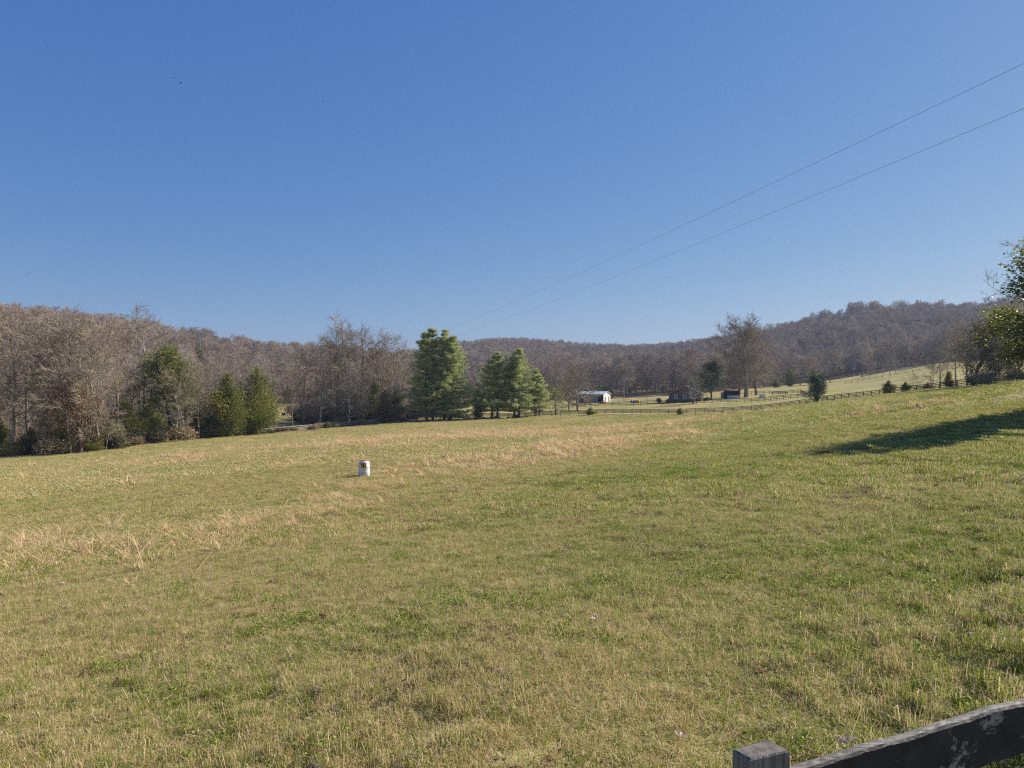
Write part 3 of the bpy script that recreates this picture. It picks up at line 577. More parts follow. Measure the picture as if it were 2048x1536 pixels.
put(OLV, 'thicket_tree', 2000, 122, 690, None, 1.2, 'lower olive-brown tree between the wide one and the magnolia', 'tree', None, 2.)
put(OLV, 'thicket_tree', 2046, 117, 680, None, 1.2, 'olive-brown tree at the right edge, behind the magnolia leaves', 'tree', None, 4.)
MAG = leafy_proto(85, 'magnolia', H=11, leaves=55, size=.19, spr=.33, asp=.5, h0=.05, nl=30, spread=.36, nb=8, nt=6, ntw=0, up=.25)
put(MAG, 'magnolia_tree', 2222, 31.5, None, 6.9, 1.6, 'glossy magnolia with yellow-green leaves at the right picture edge', 'tree')
OAK = leafy_proto(86, 'oakleaf', H=7, leaves=4, size=.22, spr=.4, h0=.2, nl=14, spread=.34, nb=5, nt=4, ntw=0, up=.3, twigs=True)
put(OAK, 'oak_sapling', 128, 121, 770, None, 1.0, 'taller rust-leaved oak standing left of the young one', 'tree', None, 2.)
put(OAK, 'oak_sapling', 160, 118, 790, None, 1.3, 'young oak still holding rusty leaves in the left wood', 'tree')
# trees right of the picture whose shade falls over the grass
put(B[0], 'bare_tree', 2500, 66, None, 15, 1.0, 'bare tree outside the right edge whose thin shade crosses the slope', 'tree')
put(MAG, 'magnolia_tree', 2400, 88, None, 8, 1.0, 'evergreen farther back outside the right edge', 'tree')

# ------------------------------------------------------------------ brush along the fence (stuff) and named shrubs
SH = [shrub_mesh(91, 2.0, 2.2, M['brush'], 1600, .24)[0], shrub_mesh(92, 1.2, 1.8, M['brush'], 1200, .24)[0], shrub_mesh(93, 1.8, 2.0, M['olive'], 1800, .28)[0]]
bp = []
def along(pts, step, jit):
    out = []
    for a, b in zip(pts[:-1], pts[1:]):
        L = (b - a).length; n = max(1, int(L / step))
        for i in range(n): q = a.lerp(b, (i + pr.random()) / n); out.append((q.x + pr.gauss(0, jit), q.y + pr.gauss(0, jit)))
    return out
LB = along(FLINE[0:5], .9, 1.0); LB += along(FLINE[4:6], .9, 1.0); LB += along(FLINE[5:8], 1.5, .8); LB += [(a, b) for a, b in along(FLINE[8:12], 4, .7)]; LB += along(FLINE[12:14], .5, 1.2)
LB += [(a + pr.gauss(0, 2), b + 4 + pr.gauss(0, 3)) for a, b in along(FLINE[0:5], .8, 2.)]
LB = np.array(LB); bz = hz(LB[:, 0], LB[:, 1]) - .05; n = len(LB); bpx = 1024 + F * LB[:, 0] / LB[:, 1]
bs = rg.uniform(.5, 1.5, n) * np.where(bpx < 420, 1.25, np.where(bpx < 800, .62, np.where(bpx > 1850, .9, .3)))
scatter('fence_line_brush', np.column_stack([LB, bz]), np.column_stack([np.zeros((n, 2)), rg.uniform(0, 6.28, n)]), np.column_stack([bs * 1.1, bs * 1.1, bs]), rg.integers(0, 3, n), SH, 'dry brush and brambles along the fence line')
n = 190; bd = rg.uniform(190, 226, n); bx = PX(rg.uniform(592, 836, n), bd); s = rg.uniform(.8, 2.1, n)
scatter('undergrowth', np.column_stack([bx, bd, hz(bx, bd) - .05]), np.column_stack([np.zeros((n, 2)), rg.uniform(0, 6.28, n)]), np.column_stack([s, s, s * 1.1]), rg.integers(0, 3, n), SH, 'brown brush filling the ground under the bare trees behind the pale fence')
for k_ in range(34):
    a_ = 606 + 6.7 * k_ + pr.uniform(-3, 3)
    put(B[3] if k_ % 2 else ROUND, 'bare_sapling', a_, pr.uniform(186, 204), None, pr.uniform(4.5, 8.5), 1.3, 'leafless sapling in the tangled undergrowth between the cedars and the big white pine', 'tree', 'leafless saplings between the cedars and the big pine', pr.uniform(0, 6))
def shrub(name, px_, d, H, W, mat, lb, seed):
    me, c = shrub_mesh(seed, H, W, M[mat], 2200, .2); e = empty(name, gp(px_, d), lb, 'shrub'); ob('foliage', me, e)
    m = MB()
    for q in c: m.tube([(0, 0, -.1), tuple(q * .6), tuple(q)], [.04, .03, .015], 4)
    m.build('stem', M['dark_bark'], e)
shrub('shrub', 685, 178, 2.6, 3.4, 'cedar', 'wide green shrub growing through the pale fence', 101)
shrub('shrub', 648, 175, 1.6, 2.6, 'brush', 'low brown shrub left of the green one on the pale fence', 102)
shrub('shrub', 10, 114, 3.0, 4.0, 'cedar', 'green bush at the bottom left of the wood', 103)
shrub('shrub', 1318, 240, 1.9, 1.8, 'holly', 'round clipped bush left of the brick house', 104)
shrub('shrub', 1337, 236, 1.5, 1.4, 'holly', 'dark bush against the left corner of the brick house', 105)
shrub('shrub', 1413, 240, 1.3, 2.2, 'holly', 'low dark shrubs at the right corner of the brick house', 106)
GRY = leafy_proto(87, 'olive', H=5.2, leaves=2, size=.2, spr=.35, bark='pale_bark', h0=.2, nl=14, spread=.5, nb=5, nt=5, ntw=0, up=.1, twigs=True)
put(GRY, 'ornamental_tree', 1387, 226, 762, None, 1.1, 'small grey-green tree in front of the brick gable', 'tree')

# ------------------------------------------------------------------ fences
def fence(name, pts, label, mat, H=1.3, rails=4, step=2.35, post=.11, group=None, board=.13, drop=0.0, z=None, rail_parts=True, lab=None):
    """board fence along pts [(x,y)...]; posts, rails = children"""
    seg = [0]; V = [Vector((a, b, 0)) for a, b in pts]
    for a, b in zip(V[:-1], V[1:]): seg.append(seg[-1] + (b - a).length)
    n = max(2, int(round(seg[-1] / step)) + 1); P = []
    for i in range(n):
        s = seg[-1] * i / (n - 1); k = max(j for j in range(len(seg) - 1) if seg[j] <= s + 1e-6); q = V[k].lerp(V[k + 1], (s - seg[k]) / (seg[k + 1] - seg[k])); q.z = h1(q.x, q.y); P.append(q)
    e = empty(name, P[0], label, 'fence', group); o0 = P[0]; rr = random.Random(int(o0.x * 7 + o0.y)); first = None; extra = None
    dir0 = (P[-1] - P[0]); yaw = math.atan2(dir0.y, dir0.x)
    for i, q in enumerate(P):
        if first is None: pm = MB().box((0, 0, H / 2 - .15), (post, post, H + .4), yaw); first = pm.build('post', mat, e)
        elif i < 100:
            c = first.copy(); COL.objects.link(c); c.parent = e
        else: 
            if extra is None: extra = MB()
            extra.box(q - o0 + Vector((0, 0, H / 2 - .15)), (post, post, H + .4), yaw); continue
        (first if i == 0 else c).location = q - o0 + Vector((0, 0, rr.uniform(-.05, .03))); (first if i == 0 else c).rotation_euler = (rr.gauss(0, .02), rr.gauss(0, .02), 0)
    if extra is not None: tag(extra.build('post', mat, e), kind='stuff')
    for k in range(rails):
        m = MB(); hh = H * (.94 - k * (.82 / max(1, rails - .15)))
        for a, b in zip(P[:-1], P[1:]):
            off = Vector((0, 0, hh)) - o0; side = Vector((-(b - a).y, (b - a).x, 0)).normalized() * -(post / 2 + .016)
            m.bar(a + off + side + Vector((0, 0, rr.gauss(0, .012))), b + off + side + Vector((0, 0, rr.gauss(0, .012))), .03, board)
        m.build('rail', mat, e)
    return e
def fp(l): return [(PX(a, d), d) for a, d in l]
fence('board_fence', fp(FPTS[0:4] + [(430, 146)]), 'dark board fence in the shade of the left wood and cedars', M['darkfence'], rails=3)
fence('board_fence', fp([(436, 147), (540, 158), (650, 170), (756, 180.5)]), 'pale weathered three-board fence below the pasture gap', M['palefence'], rails=3, H=1.15)
fence('board_fence', fp([(760, 181), (950, 187), (1100, 192), (1250, 192), (1400, 190), (1550, 181), (1638, 173.5)]), 'dark brown four-board fence running under the pines across the field end', M['darkfence'], rails=4, H=1.4, board=.14)
fence('board_fence', fp([(1642, 173), (1780, 152), (1960, 126), (2040, 115), (2140, 106)]), 'dark fence climbing the slope from the holly to the right thicket', M['darkfence'], rails=4, H=1.4, board=.14)
fence('board_fence', fp([(1105, 232), (1200, 238), (1300, 232), (1400, 222), (1500, 218), (1560, 222), (1622, 224)]), 'second dark three-board fence, in front of the brick house and shed', M['blackfence'], rails=3, H=1.35)
fence('board_fence', fp([(1622, 225), (1600, 262), (1575, 262), (1545, 265)]), 'dark fence curving round the small paddock behind the holly', M['blackfence'], rails=3, H=1.35)
fence('board_fence', fp([(1480, 292), (1540, 286), (1575, 268)]), 'low far fence right behind the towering bare tree', M['blackfence'], rails=2, H=1.2)
fence('board_fence', fp([(960, 240), (1040, 246), (1100, 232)]), 'far brown fence seen beneath the pine branches', M['darkfence'], rails=3, H=1.3)
fence('wire_fence', fp([(1690, 330), (1760, 340), (1840, 345)]), 'thin far fence along the foot of the tan meadow', M['blackfence'], rails=2, H=1.2, board=.06, step=4, post=.12)
fence('pipe_fence', fp([(1146, 250), (1172, 252), (1192, 250)]), 'short dark fence panel below the barn tree', M['blackfence'], rails=2, H=1.3)

# ------------------------------------------------------------------ buildings
def brickmat():
    m, nt, p, o = newmat('red_brick'); tc = N(nt, 'ShaderNodeTexCoord'); b = N(nt, 'ShaderNodeTexBrick'); mp = N(nt, 'ShaderNodeMapping'); mp.inputs['Rotation'].default_value = (R(90), 0, 0)
    nt.links.new(tc.outputs['Object'], mp.inputs[0]); nt.links.new(mp.outputs[0], b.inputs['Vector']); b.inputs['Scale'].default_value = 4.5
    b.inputs['Color1'].default_value = (.11, .055, .045, 1); b.inputs['Color2'].default_value = (.16, .08, .062, 1); b.inputs['Mortar'].default_value = (.24, .20, .18, 1)
    nt.links.new(b.outputs[0], p.inputs['Base Color']); p.inputs['Roughness'].default_value = .9; return m
M['brick'] = brickmat()
M['white'] = simple('white_paint', [(.3, (.66, .66, .64)), (.7, (.80, .80, .78))], 1.5, .6)
M['barnwhite'] = simple('white_barn_cladding', [(.3, (.62, .60, .56)), (.7, (.76, .74, .70))], 1.2, .6, stretch=(1, 1, .3))
M['barngrey'] = simple('grey_barn_boards', [(.3, (.22, .20, .185)), (.7, (.33, .30, .28))], 1.2, .7, stretch=(1, 1, .3))
M['metalroof'] = simple('pale_metal_roof', [(.3, (.42, .44, .47)), (.7, (.58, .60, .63))], .8, .35, spec=.5)
M['shingle'] = simple('grey_shingles', [(.3, (.09, .082, .078)), (.7, (.16, .15, .14))], 6, .9)
M['glass'] = simple('window_glass', [(.3, (.03, .04, .05)), (.7, (.05, .06, .07))], 1, .1, spec=.8)
M['dark'] = simple('dark_interior', [(.3, (.012, .012, .012)), (.7, (.03, .027, .025))], 2, .9)
M['rust'] = simple('rusty_red_metal', [(.3, (.20, .07, .04)), (.7, (.34, .13, .08))], 2, .8)
M['bluegrey'] = simple('blue_grey_panel', [(.3, (.42, .47, .52)), (.7, (.55, .60, .66))], 1, .6)
M['soil'] = simple('red_soil', [(.3, (.28, .13, .07)), (.7, (.42, .22, .12))], 2, 1.0)
M['yellow'] = simple('yellow_paint', [(.3, (.62, .34, .03)), (.7, (.76, .46, .05))], 2, .5)
M['blue'] = simple('blue_plastic', [(.3, (.05, .11, .30)), (.7, (.09, .17, .40))], 2, .5)
M['wood_pole'] = simple('weathered_pole', [(.3, (.26, .22, .18)), (.7, (.42, .37, .31))], 3, .9, stretch=(1, 1, .1))
M['wire'] = simple('wire', [(.3, (.20, .21, .24)), (.7, (.3, .31, .34))], 3, .5)
M['black'] = simple('black_coat', [(.3, (.012, .010, .009)), (.7, (.03, .026, .022))], 3, .7)

def gable_house(name, px_, d, w, L, eave, ridge, wallm, roofm, label, catg, rz=0.0, over=.35):
    e = empty(name, gp(px_, d), label, catg, None, rz); x = w / 2
    wl = MB(); V = [(-x, 0, -.6), (x, 0, -.6), (x, 0, eave), (0, 0, ridge), (-x, 0, eave), (-x, L, -.6), (x, L, -.6), (x, L, eave), (0, L, ridge), (-x, L, eave)]
    wl.add(V, [(0, 1, 2, 3, 4), (9, 8, 7, 6, 5), (1, 6, 7, 2), (5, 0, 4, 9), (0, 5, 6, 1)]); wall = wl.build('wall', wallm, e)
    sl_ = (ridge - eave) / x; rf = MB(); xo = x + over
    for sgn in (-1, 1):
        a = [(0, -over, ridge + .03), (sgn * xo, -over, eave - sl_ * over + .03), (sgn * xo, L + over, eave - sl_ * over + .03), (0, L + over, ridge + .03)]
        b = [(p_[0], p_[1], p_[2] + .14) for p_ in a]; rf.add(a + b, [(0, 1, 2, 3), (7, 6, 5, 4), (0, 4, 5, 1), (1, 5, 6, 2), (2, 6, 7, 3), (3, 7, 4, 0)])
    roof = rf.build('roof', roofm, e); return e, wall, roof
def window(e, x, z, w, h, y=-.0, rows=2):
    fr = MB(); t = .09
    fr.box((x - w / 2, y - .03, z), (t, .08, h + t)); fr.box((x + w / 2, y - .03, z), (t, .08, h + t)); fr.box((x, y - .03, z + h / 2), (w - t, .07, t)); fr.box((x, y - .03, z - h / 2), (w - t, .07, t)); fr.box((x, y - .03, z), (w - t, .06, t * .7))
    f = fr.build('window', M['white'], e); MB().box((x, y - .005, z), (w - .02, .03, h - .02)).build('pane', M['glass'], f)
    MB().box((x, y - .09, z - h / 2 - .09), (w + .25, .16, .07)).build('sill', M['white'], f)
e, wall, roof = gable_house('brick_house', 1370, 236, 10.3, 14, 2.75, 5.2, M['brick'], M['shingle'], 'red brick house with its shaded gable end facing the field', 'house', R(-17))
for wx in (-2.9, -.1, 1.8): window(e, wx, 1.75, 1.0, 1.2)
MB().box((2.0, 5.0, 5.3), (.8, .8, 1.5)).build('chimney', M['brick'], roof)
vb = MB()
for s_ in (-1, 1): 
    vb.add([(0, -.38, 5.35), (s_ * 5.5, -.38, 2.75), (s_ * 5.5, -.38, 2.55), (0, -.38, 5.12), (0, -.33, 5.35), (s_ * 5.5, -.33, 2.75), (s_ * 5.5, -.33, 2.55), (0, -.33, 5.12)], [(0, 1, 2, 3), (7, 6, 5, 4), (0, 4, 5, 1), (3, 2, 6, 7), (1, 5, 6, 2)])
vb.build('trim', simple('brown_trim', [(.3, (.2, .15, .12)), (.7, (.3, .24, .2))], 2, .8), roof)
# barn: long open side towards the camera, gable end lit at right
def barn():
    g = gp(1207, 284); e = empty('barn', g, 'white-ended metal barn with pale roof and dark open bay', 'barn', None, R(-27)); L = 10.5; W = 8.; H = 3.1; Rr = 4.1
    MB().box((-L + .1, 2, H / 2 - .3), (.15, 4, H + .6))
    w = MB(); w.box((-3.9 - 1.4, .06, H / 2 - .3), (L - 3.9 - .8, .12, H + .6)); w.box((-1.6, .06, H - .35), (2.9, .12, .7)); w.build('wall', M['barngrey'], e)
    w2 = MB(); w2.box((-.08, .07 + W / 2, H / 2 - .3), (.14, W - .1, H + .6)); w2.add([(-.02, 0, H), (-.02, W, H), (-.02, W / 2, Rr), (-.14, 0, H), (-.14, W, H), (-.14, W / 2, Rr)], [(0, 1, 2), (5, 4, 3), (0, 3, 4, 1), (1, 4, 5, 2), (2, 5, 3, 0)]); w2.build('end_wall', M['barnwhite'], e)
    w4 = MB(); w4.box((-L, W / 2, H / 2 - .3), (.14, W, H + .6)); w4.box((-L / 2, W, H / 2 - .3), (L - .3, .12, H + .6)); w4.build('back_wall', M['barngrey'], e)
    MB().box((-1.6, 3.0, 1.2), (2.8, .1, 3)).build('bay', M['dark'], e)
    for yy in (1.9, 6.2): MB().box((.02, yy, 1.0), (.05, 1.0, 2.1)).build('door', M['dark'], e)
    rf = MB()
    for a_, b_ in ((0, -1), (1, 1)):
        y0 = W / 2; y1 = -.4 if b_ < 0 else W + .4; zz = H - .1
        A_ = [(.4, y0, Rr + .02), (-L - .4, y0, Rr + .02), (-L - .4, y1, zz), (.4, y1, zz)]; B_ = [(p_[0], p_[1], p_[2] + .12) for p_ in A_]
        rf.add(A_ + B_, [(0, 1, 2, 3), (7, 6, 5, 4), (0, 4, 5, 1), (1, 5, 6, 2), (2, 6, 7, 3), (3, 7, 4, 0)])
    rf.build('roof', M['metalroof'], e); MB().tube([(-4.5, W / 2, Rr), (-4.5, W / 2, Rr + .9)], .12, 8).build('vent_pipe', M['metalroof'], e)
barn()
def run_in_shed():
    e = empty('animal_shed', gp(1467, 250), 'open-fronted shed with dark opening above a pale blue lower board', 'shed', None, R(3)); w = 4.4; D = 3.4
    m = MB(); m.box((0, D, 1.2), (w, .1, 2.9)); m.box((-w / 2, D / 2, 1.2), (.1, D - .12, 2.9)); m.build('wall', M['dark'], e)
    MB().box((w / 2 + .05, D / 2, 1.25), (.1, D, 3.0)).build('side_wall', M['rust'], e)
    MB().box((0, .0, .45), (w - .1, .08, 1.3)).build('front_panel', M['bluegrey'], e)
    MB().box((0, D / 2, 2.76), (w + .6, D + .7, .12)).build('roof', M['rust'], e)
run_in_shed()
e = empty('storage_shed', gp(1449.5, 262), 'small tan shed behind the left side of the open-fronted one', 'shed'); MB().box((0, 1, .9), (1.7, 2, 2.2)).build('wall', M['barngrey'], e); MB().box((0, 1, 2.08), (2.0, 2.3, .1)).build('roof', M['shingle'], e)
e = empty('loafing_box', gp(1526, 246), 'white box-shaped animal shelter on the paddock grass', 'shelter'); MB().box((0, .7, .55), (1.65, 1.4, 1.5)).build('wall', M['white'], e); MB().box((0, .7, 1.335), (1.75, 1.5, .06)).build('lid', M['metalroof'], e)
# far things seen between the trees on the left
e = empty('trailer', gp(626, 262), 'white trailer half hidden behind bare trees', 'trailer'); MB().box((0, 0, 1.6), (6, 2.4, 1.9)).build('body', M['white'], e)
for xx in (-1, .2): MB().tube([(xx, -1.25, .45), (xx, -1.0, .45)], .42, 12).build('wheel', M['black'], e)
MB().box((.3, -1.22, 1.9), (1.2, .04, .6)).build('window', M['glass'], e)
e = empty('blue_shed', gp(818, 236), 'blue-grey shed glimpsed left of the big pine', 'shed'); MB().box((0, 1.5, .9), (2.6, 3, 2.2)).build('wall', M['bluegrey'], e); MB().box((0, 1.5, 2.08), (2.9, 3.4, .14)).build('roof', M['metalroof'], e)

# utility poles and their lines
def pole(px_, d, H, lb, arms=1):
    e = empty('utility_pole', gp(px_, d), lb, 'utility pole', 'utility poles'); MB().tube([(0, 0, -.5), (0, 0, H)], [.17, .11], 10).build('post', M['wood_pole'], e)
    if arms: MB().box((0, -.16, H - .5), (1.6, .1, .12)).build('crossarm', M['wood_pole'], e)
    for xx in (-.7, .7): MB().lathe([(.03, 0), (.06, .04), (.04, .09), (.06, .13), (.02, .17)], 8, (xx, -.16, H - .44)).build('insulator', M['bluegrey'], e)
    return e
p1 = pole(1248, 276, 8.3, 'wooden utility pole beside the barn yard')
MB().box((-.55, -.1, 8.15), (1.0, .12, .12)).build('lamp_arm', M['metalroof'], p1)
pole(1494, 252, 7.0, 'pale slim pole before the towering bare tree')
def wire(a, b, sag, r, label, name='power_line', grp=None, n=40):
    a = Vector(a); b = Vector(b); pts_ = []
    for i in range(n + 1):
        t = (i / n) ** 1.6; q = a.lerp(b, t); q.z -= sag * 4 * t * (1 - t); pts_.append(tuple(q))
    o = MB().tube(pts_, r, 5).build(name, M['wire']); return tag(o, label, 'cable', grp)
def at(px_, py_, d): return Vector((PX(px_, d), d, ZP(py_, d)))
WIRES = [((2300, 6, 26.), (792, 690, 235), 1.6), ((2300, 112, 28.), (800, 704, 240), 1.4)]
for (a, b, s_), lb in zip(WIRES, ('upper of two power lines crossing the sky', 'lower of two power lines crossing the sky')): wire(at(*a), at(*b), s_, .0095, lb, 'power_line', 'power lines')
g1 = gp(1248, 276); g0 = gp(1180, 330)
wire(g1 + Vector((-.7, -.16, 7.95)), g0 + Vector((-8, 0, 8.5)), 1.0, .03, 'pale cable running left from the yard pole, top one', 'cable', 'cables of the yard pole')
wire(g1 + Vector((-.7, 0, 7.3)), g0 + Vector((-8, 0, 7.0)), 1.0, .03, 'pale cable running left from the yard pole, middle one', 'cable', 'cables of the yard pole')
wire(g1 + Vector((-.1, 0, 5.2)), gp(1185, 287) + Vector((0, 0, 4.3)), .3, .035, 'service cable from the yard pole down to the barn roof', 'cable', 'cables of the yard pole')
# barn yard things
def pile():
    rng = np.random.default_rng(3); V = []; n = 20; m = 8
    for i in range(m):
        for k_ in range(n):
            a = 6.283 * k_ / n; rr_ = (1 - i / (m - 1)) ; V.append((math.cos(a) * 2.0 * rr_ * (1 + .12 * rng.normal()), math.sin(a) * 1.4 * rr_, .95 * (1 - rr_ ** 1.6) - .1 + .05 * rng.normal()))
    f = [(i * n + k_, i * n + (k_ + 1) % n, (i + 1) * n + (k_ + 1) % n, (i + 1) * n + k_) for i in range(m - 1) for k_ in range(n)]
    o = MB().add(V, f).build('soil_pile', M['soil'], None, True, gp(1208, 270)); tag(o, 'reddish soil pile in front of the barn end', 'soil pile')
pile()
def round_tank(px_, d, mat, r_, H, lb, name, catg):
    e = empty(name, gp(px_, d), lb, catg); MB().lathe([(r_ * .9, 0), (r_, .1), (r_, H * .45), (r_ * .97, H * .5), (r_, H * .55), (r_, H * .85), (r_ * .5, H)], 20).build('body', mat, e); MB().lathe([(r_ * .2, H), (r_ * .2, H + .12)], 12).build('cap', M['dark'], e)
round_tank(1275, 262, M['yellow'], .85, 1.15, 'bright yellow-orange round tank in the barn yard', 'water_tank', 'tank')
round_tank(1268, 264, M['blue'], .45, 1.0, 'blue drum left of the yellow tank', 'plastic_drum', 'drum'); round_tank(1263, 266, M['blue'], .4, .9, 'smaller blue drum, farthest left of the yellow tank', 'plastic_drum', 'drum')
def gate(px_, d, w, mat, lb, rz=0.):
    e = empty('gate_panel', gp(px_, d), lb, 'gate', 'livestock panels in the barn yard', rz)
    fr = MB(); fr.tube([(-w / 2, 0, .05), (-w / 2, 0, 1.4)], .045, 6); fr.tube([(w / 2, 0, .05), (w / 2, 0, 1.4)], .045, 6); fr.build('frame', mat, e)
    m = MB()
    for k_ in range(5): m.tube([(-w / 2, 0, .25 + k_ * .27), (w / 2, 0, .25 + k_ * .27)], .03, 6)
    m.build('bars', mat, e)
gate(1232, 262, 2.4, M['white'], 'white tube panel beside the soil pile'); gate(1241, 265, 2.2, M['bluegrey'], 'pale blue tube panel left of the yard pole'); gate(1224, 258, 1.8, M['white'], 'white tube panel nearest to the soil pile', .4)
gate(1255, 268, 2.8, M['rust'], 'rusty red tube panel right of the yard pole'); gate(1287, 270, 3.2, M['rust'], 'rusty red tube panel right of the yellow tank', -.1)
for k_, (a_, lb) in enumerate([(1296, 'grey pen panel, left of the two by the round clipped bush'), (1308, 'grey pen panel nearest to the round clipped bush')]): gate(a_, 280, 2.2, M['bluegrey'], lb)
gate(1118, 205, 2.6, M['white'], 'pale leaning tube gate below the yellow-green tree', .3)

# ------------------------------------------------------------------ the white drum in the field
def drum():
    e = empty('plastic_barrel', gp(728, 40), 'weathered white barrel with yellow patch standing in the open field', 'barrel', None, R(11)); r_ = .305
    mat = simple('weathered_white_plastic', [(.3, (.48, .47, .46)), (.55, (.66, .65, .63)), (.7, (.74, .73, .71))], 4, .5, 5, stretch=(1, 1, .35))
    MB().lathe([(r_ * .93, -.1), (r_ * .99, .06), (r_, .1), (r_, .28), (r_ * 1.02, .30), (r_, .32), (r_ * .99, .58), (r_ * 1.02, .60), (r_ * .99, .62), (r_ * .985, .80), (r_ * .94, .85), (r_ * .80, .87), (r_ * .5, .88)], 36).build('body', mat, e, True)
    pm = simple('yellow_sticker', [(.35, (.10, .06, .02)), (.5, (.50, .30, .03)), (.75, (.58, .40, .06))], 6, .6)
    V = []; n = 8
    for k_ in range(n + 1):
        a = R(-90 - 28 + 50 * k_ / n - 2)
        for z_ in (.56, .80): V.append((math.cos(a) * (r_ + .012), math.sin(a) * (r_ + .012), z_))
    MB().add(V, [(2 * k_, 2 * k_ + 2, 2 * k_ + 3, 2 * k_ + 1) for k_ in range(n)]).build('sticker', pm, e)
    MB().tube([(-.03, -r_ - .02, .57), (-.02, -r_ - .02, .79)], .018, 6).build('mark', M['dark'], e)
    lm = simple('orange_lid', [(.3, (.50, .26, .08)), (.7, (.62, .36, .14))], 5, .6)
    MB().lathe([(.13, .88), (.15, .90), (.16, .95), (.12, .965)], 16).build('lid', lm, e); MB().box((.1, -.02, .965), (.1, .12, .05), .4).build('lid_tab', lm, e)
drum()

# ------------------------------------------------------------------ cow and birds
def skin_mesh(name, verts, edges, radii, mat, sub=2):
    me = bpy.data.meshes.new(name); me.from_pydata(verts, edges, []); o = bpy.data.objects.new(name, me); COL.objects.link(o)
    o.modifiers.new('s', 'SKIN'); sv = me.skin_vertices[0].data
    for i, r_ in enumerate(radii): sv[i].radius = (r_, r_) if not isinstance(r_, tuple) else r_
    sv[0].use_root = True; m = o.modifiers.new('u', 'SUBSURF'); m.levels = sub; m.render_levels = sub
    dg = bpy.context.evaluated_depsgraph_get(); nm = bpy.data.meshes.new_from_object(o.evaluated_get(dg)); o.modifiers.clear(); o.data = nm; nm.materials.clear(); nm.materials.append(mat)
    for p_ in nm.polygons: p_.use_smooth = True
    return o
cv = [(0, 0, 1.0), (.45, 0, 1.02), (.85, 0, 1.0), (-.45, 0, .98), (-.85, 0, 1.0), (1.2, 0, .75), (1.45, 0, .38), (1.6, 0, .14),
      (.7, .2, .75), (.72, .22, .4), (.7, .22, .04), (.7, -.2, .75), (.72, -.22, .4), (.7, -.22, .04), (-.8, .22, .75), (-.92, .23, .45), (-.84, .23, .04), (-.8, -.22, .75), (-.92, -.23, .45), (-.84, -.23, .04), (-1.02, 0, 1.12), (-1.12, 0, .5),
      (1.38, .17, .5), (1.38, -.17, .5)]
ce = [(0, 1), (1, 2), (0, 3), (3, 4), (2, 5), (5, 6), (6, 7), (1, 8), (8, 9), (9, 10), (1, 11), (11, 12), (12, 13), (4, 14), (14, 15), (15, 16), (4, 17), (17, 18), (18, 19), (4, 20), (20, 21), (6, 22), (6, 23)]
cr = [.42, .40, .30, .42, .33, .2, .15, .09, .15, .08, .06, .15, .08, .06, .17, .08, .06, .17, .08, .06, .05, .04, .05, .05]
cow = skin_mesh('cow', cv, ce, cr, M['black']); g = gp(567, 226); cow.location = g; cow.rotation_euler = (0, 0, R(-50)); tag(cow, 'black cow grazing in the gap right of the three cedars', 'cow')
def bird(px_, py_, d, span, rz, bank, lb):
    m = MB(); s = span / 2
    m.tube([(0, -.28, 0), (0, -.12, .02), (0, .1, .02), (0, .26, 0), (0, .42, -.01)], [.03, .08, .09, .05, .02], 8)
    for sg in (-1, 1):
        up = [(0, .16, .05), (sg * s * .5, .2, .2), (sg * s, .02, .3), (sg * s * .96, -.1, .3), (sg * s * .5, -.1, .19), (0, -.12, .05)]; dn = [(a, b, c - .025) for a, b, c in up]
        V = up + dn; f = [(0, 1, 4, 5), (1, 2, 3, 4), (11, 10, 7, 6), (10, 9, 8, 7)] + [(i_, i_ + 6, (i_ + 1) % 6 + 6, (i_ + 1) % 6) for i_ in range(6)]; m.add(V, f)
    m.add([(0, -.2, .02), (.14, -.48, 0), (-.14, -.48, 0), (0, -.2, 0), (.14, -.48, -.02), (-.14, -.48, -.02)], [(0, 1, 2), (5, 4, 3), (0, 3, 4, 1), (1, 4, 5, 2), (2, 5, 3, 0)])
    o = m.build('bird', M['black'], None, False, at(px_, py_, d)); o.rotation_euler = (R(10), bank, rz); tag(o, lb, 'bird', 'birds soaring in the sky')
bird(349, 156, 230, 1.3, .6, -.4, 'dark soaring bird, upper of the close pair'); bird(361.5, 166.5, 240, 1.0, 1.8, .3, 'dark soaring bird, lower of the close pair')
bird(646, 203, 260, .9, .9, -.5, 'lone tiny bird high above the left-centre trees'); bird(58, 548, 200, 1.6, .3, -.35, 'bird gliding low near the left picture edge')

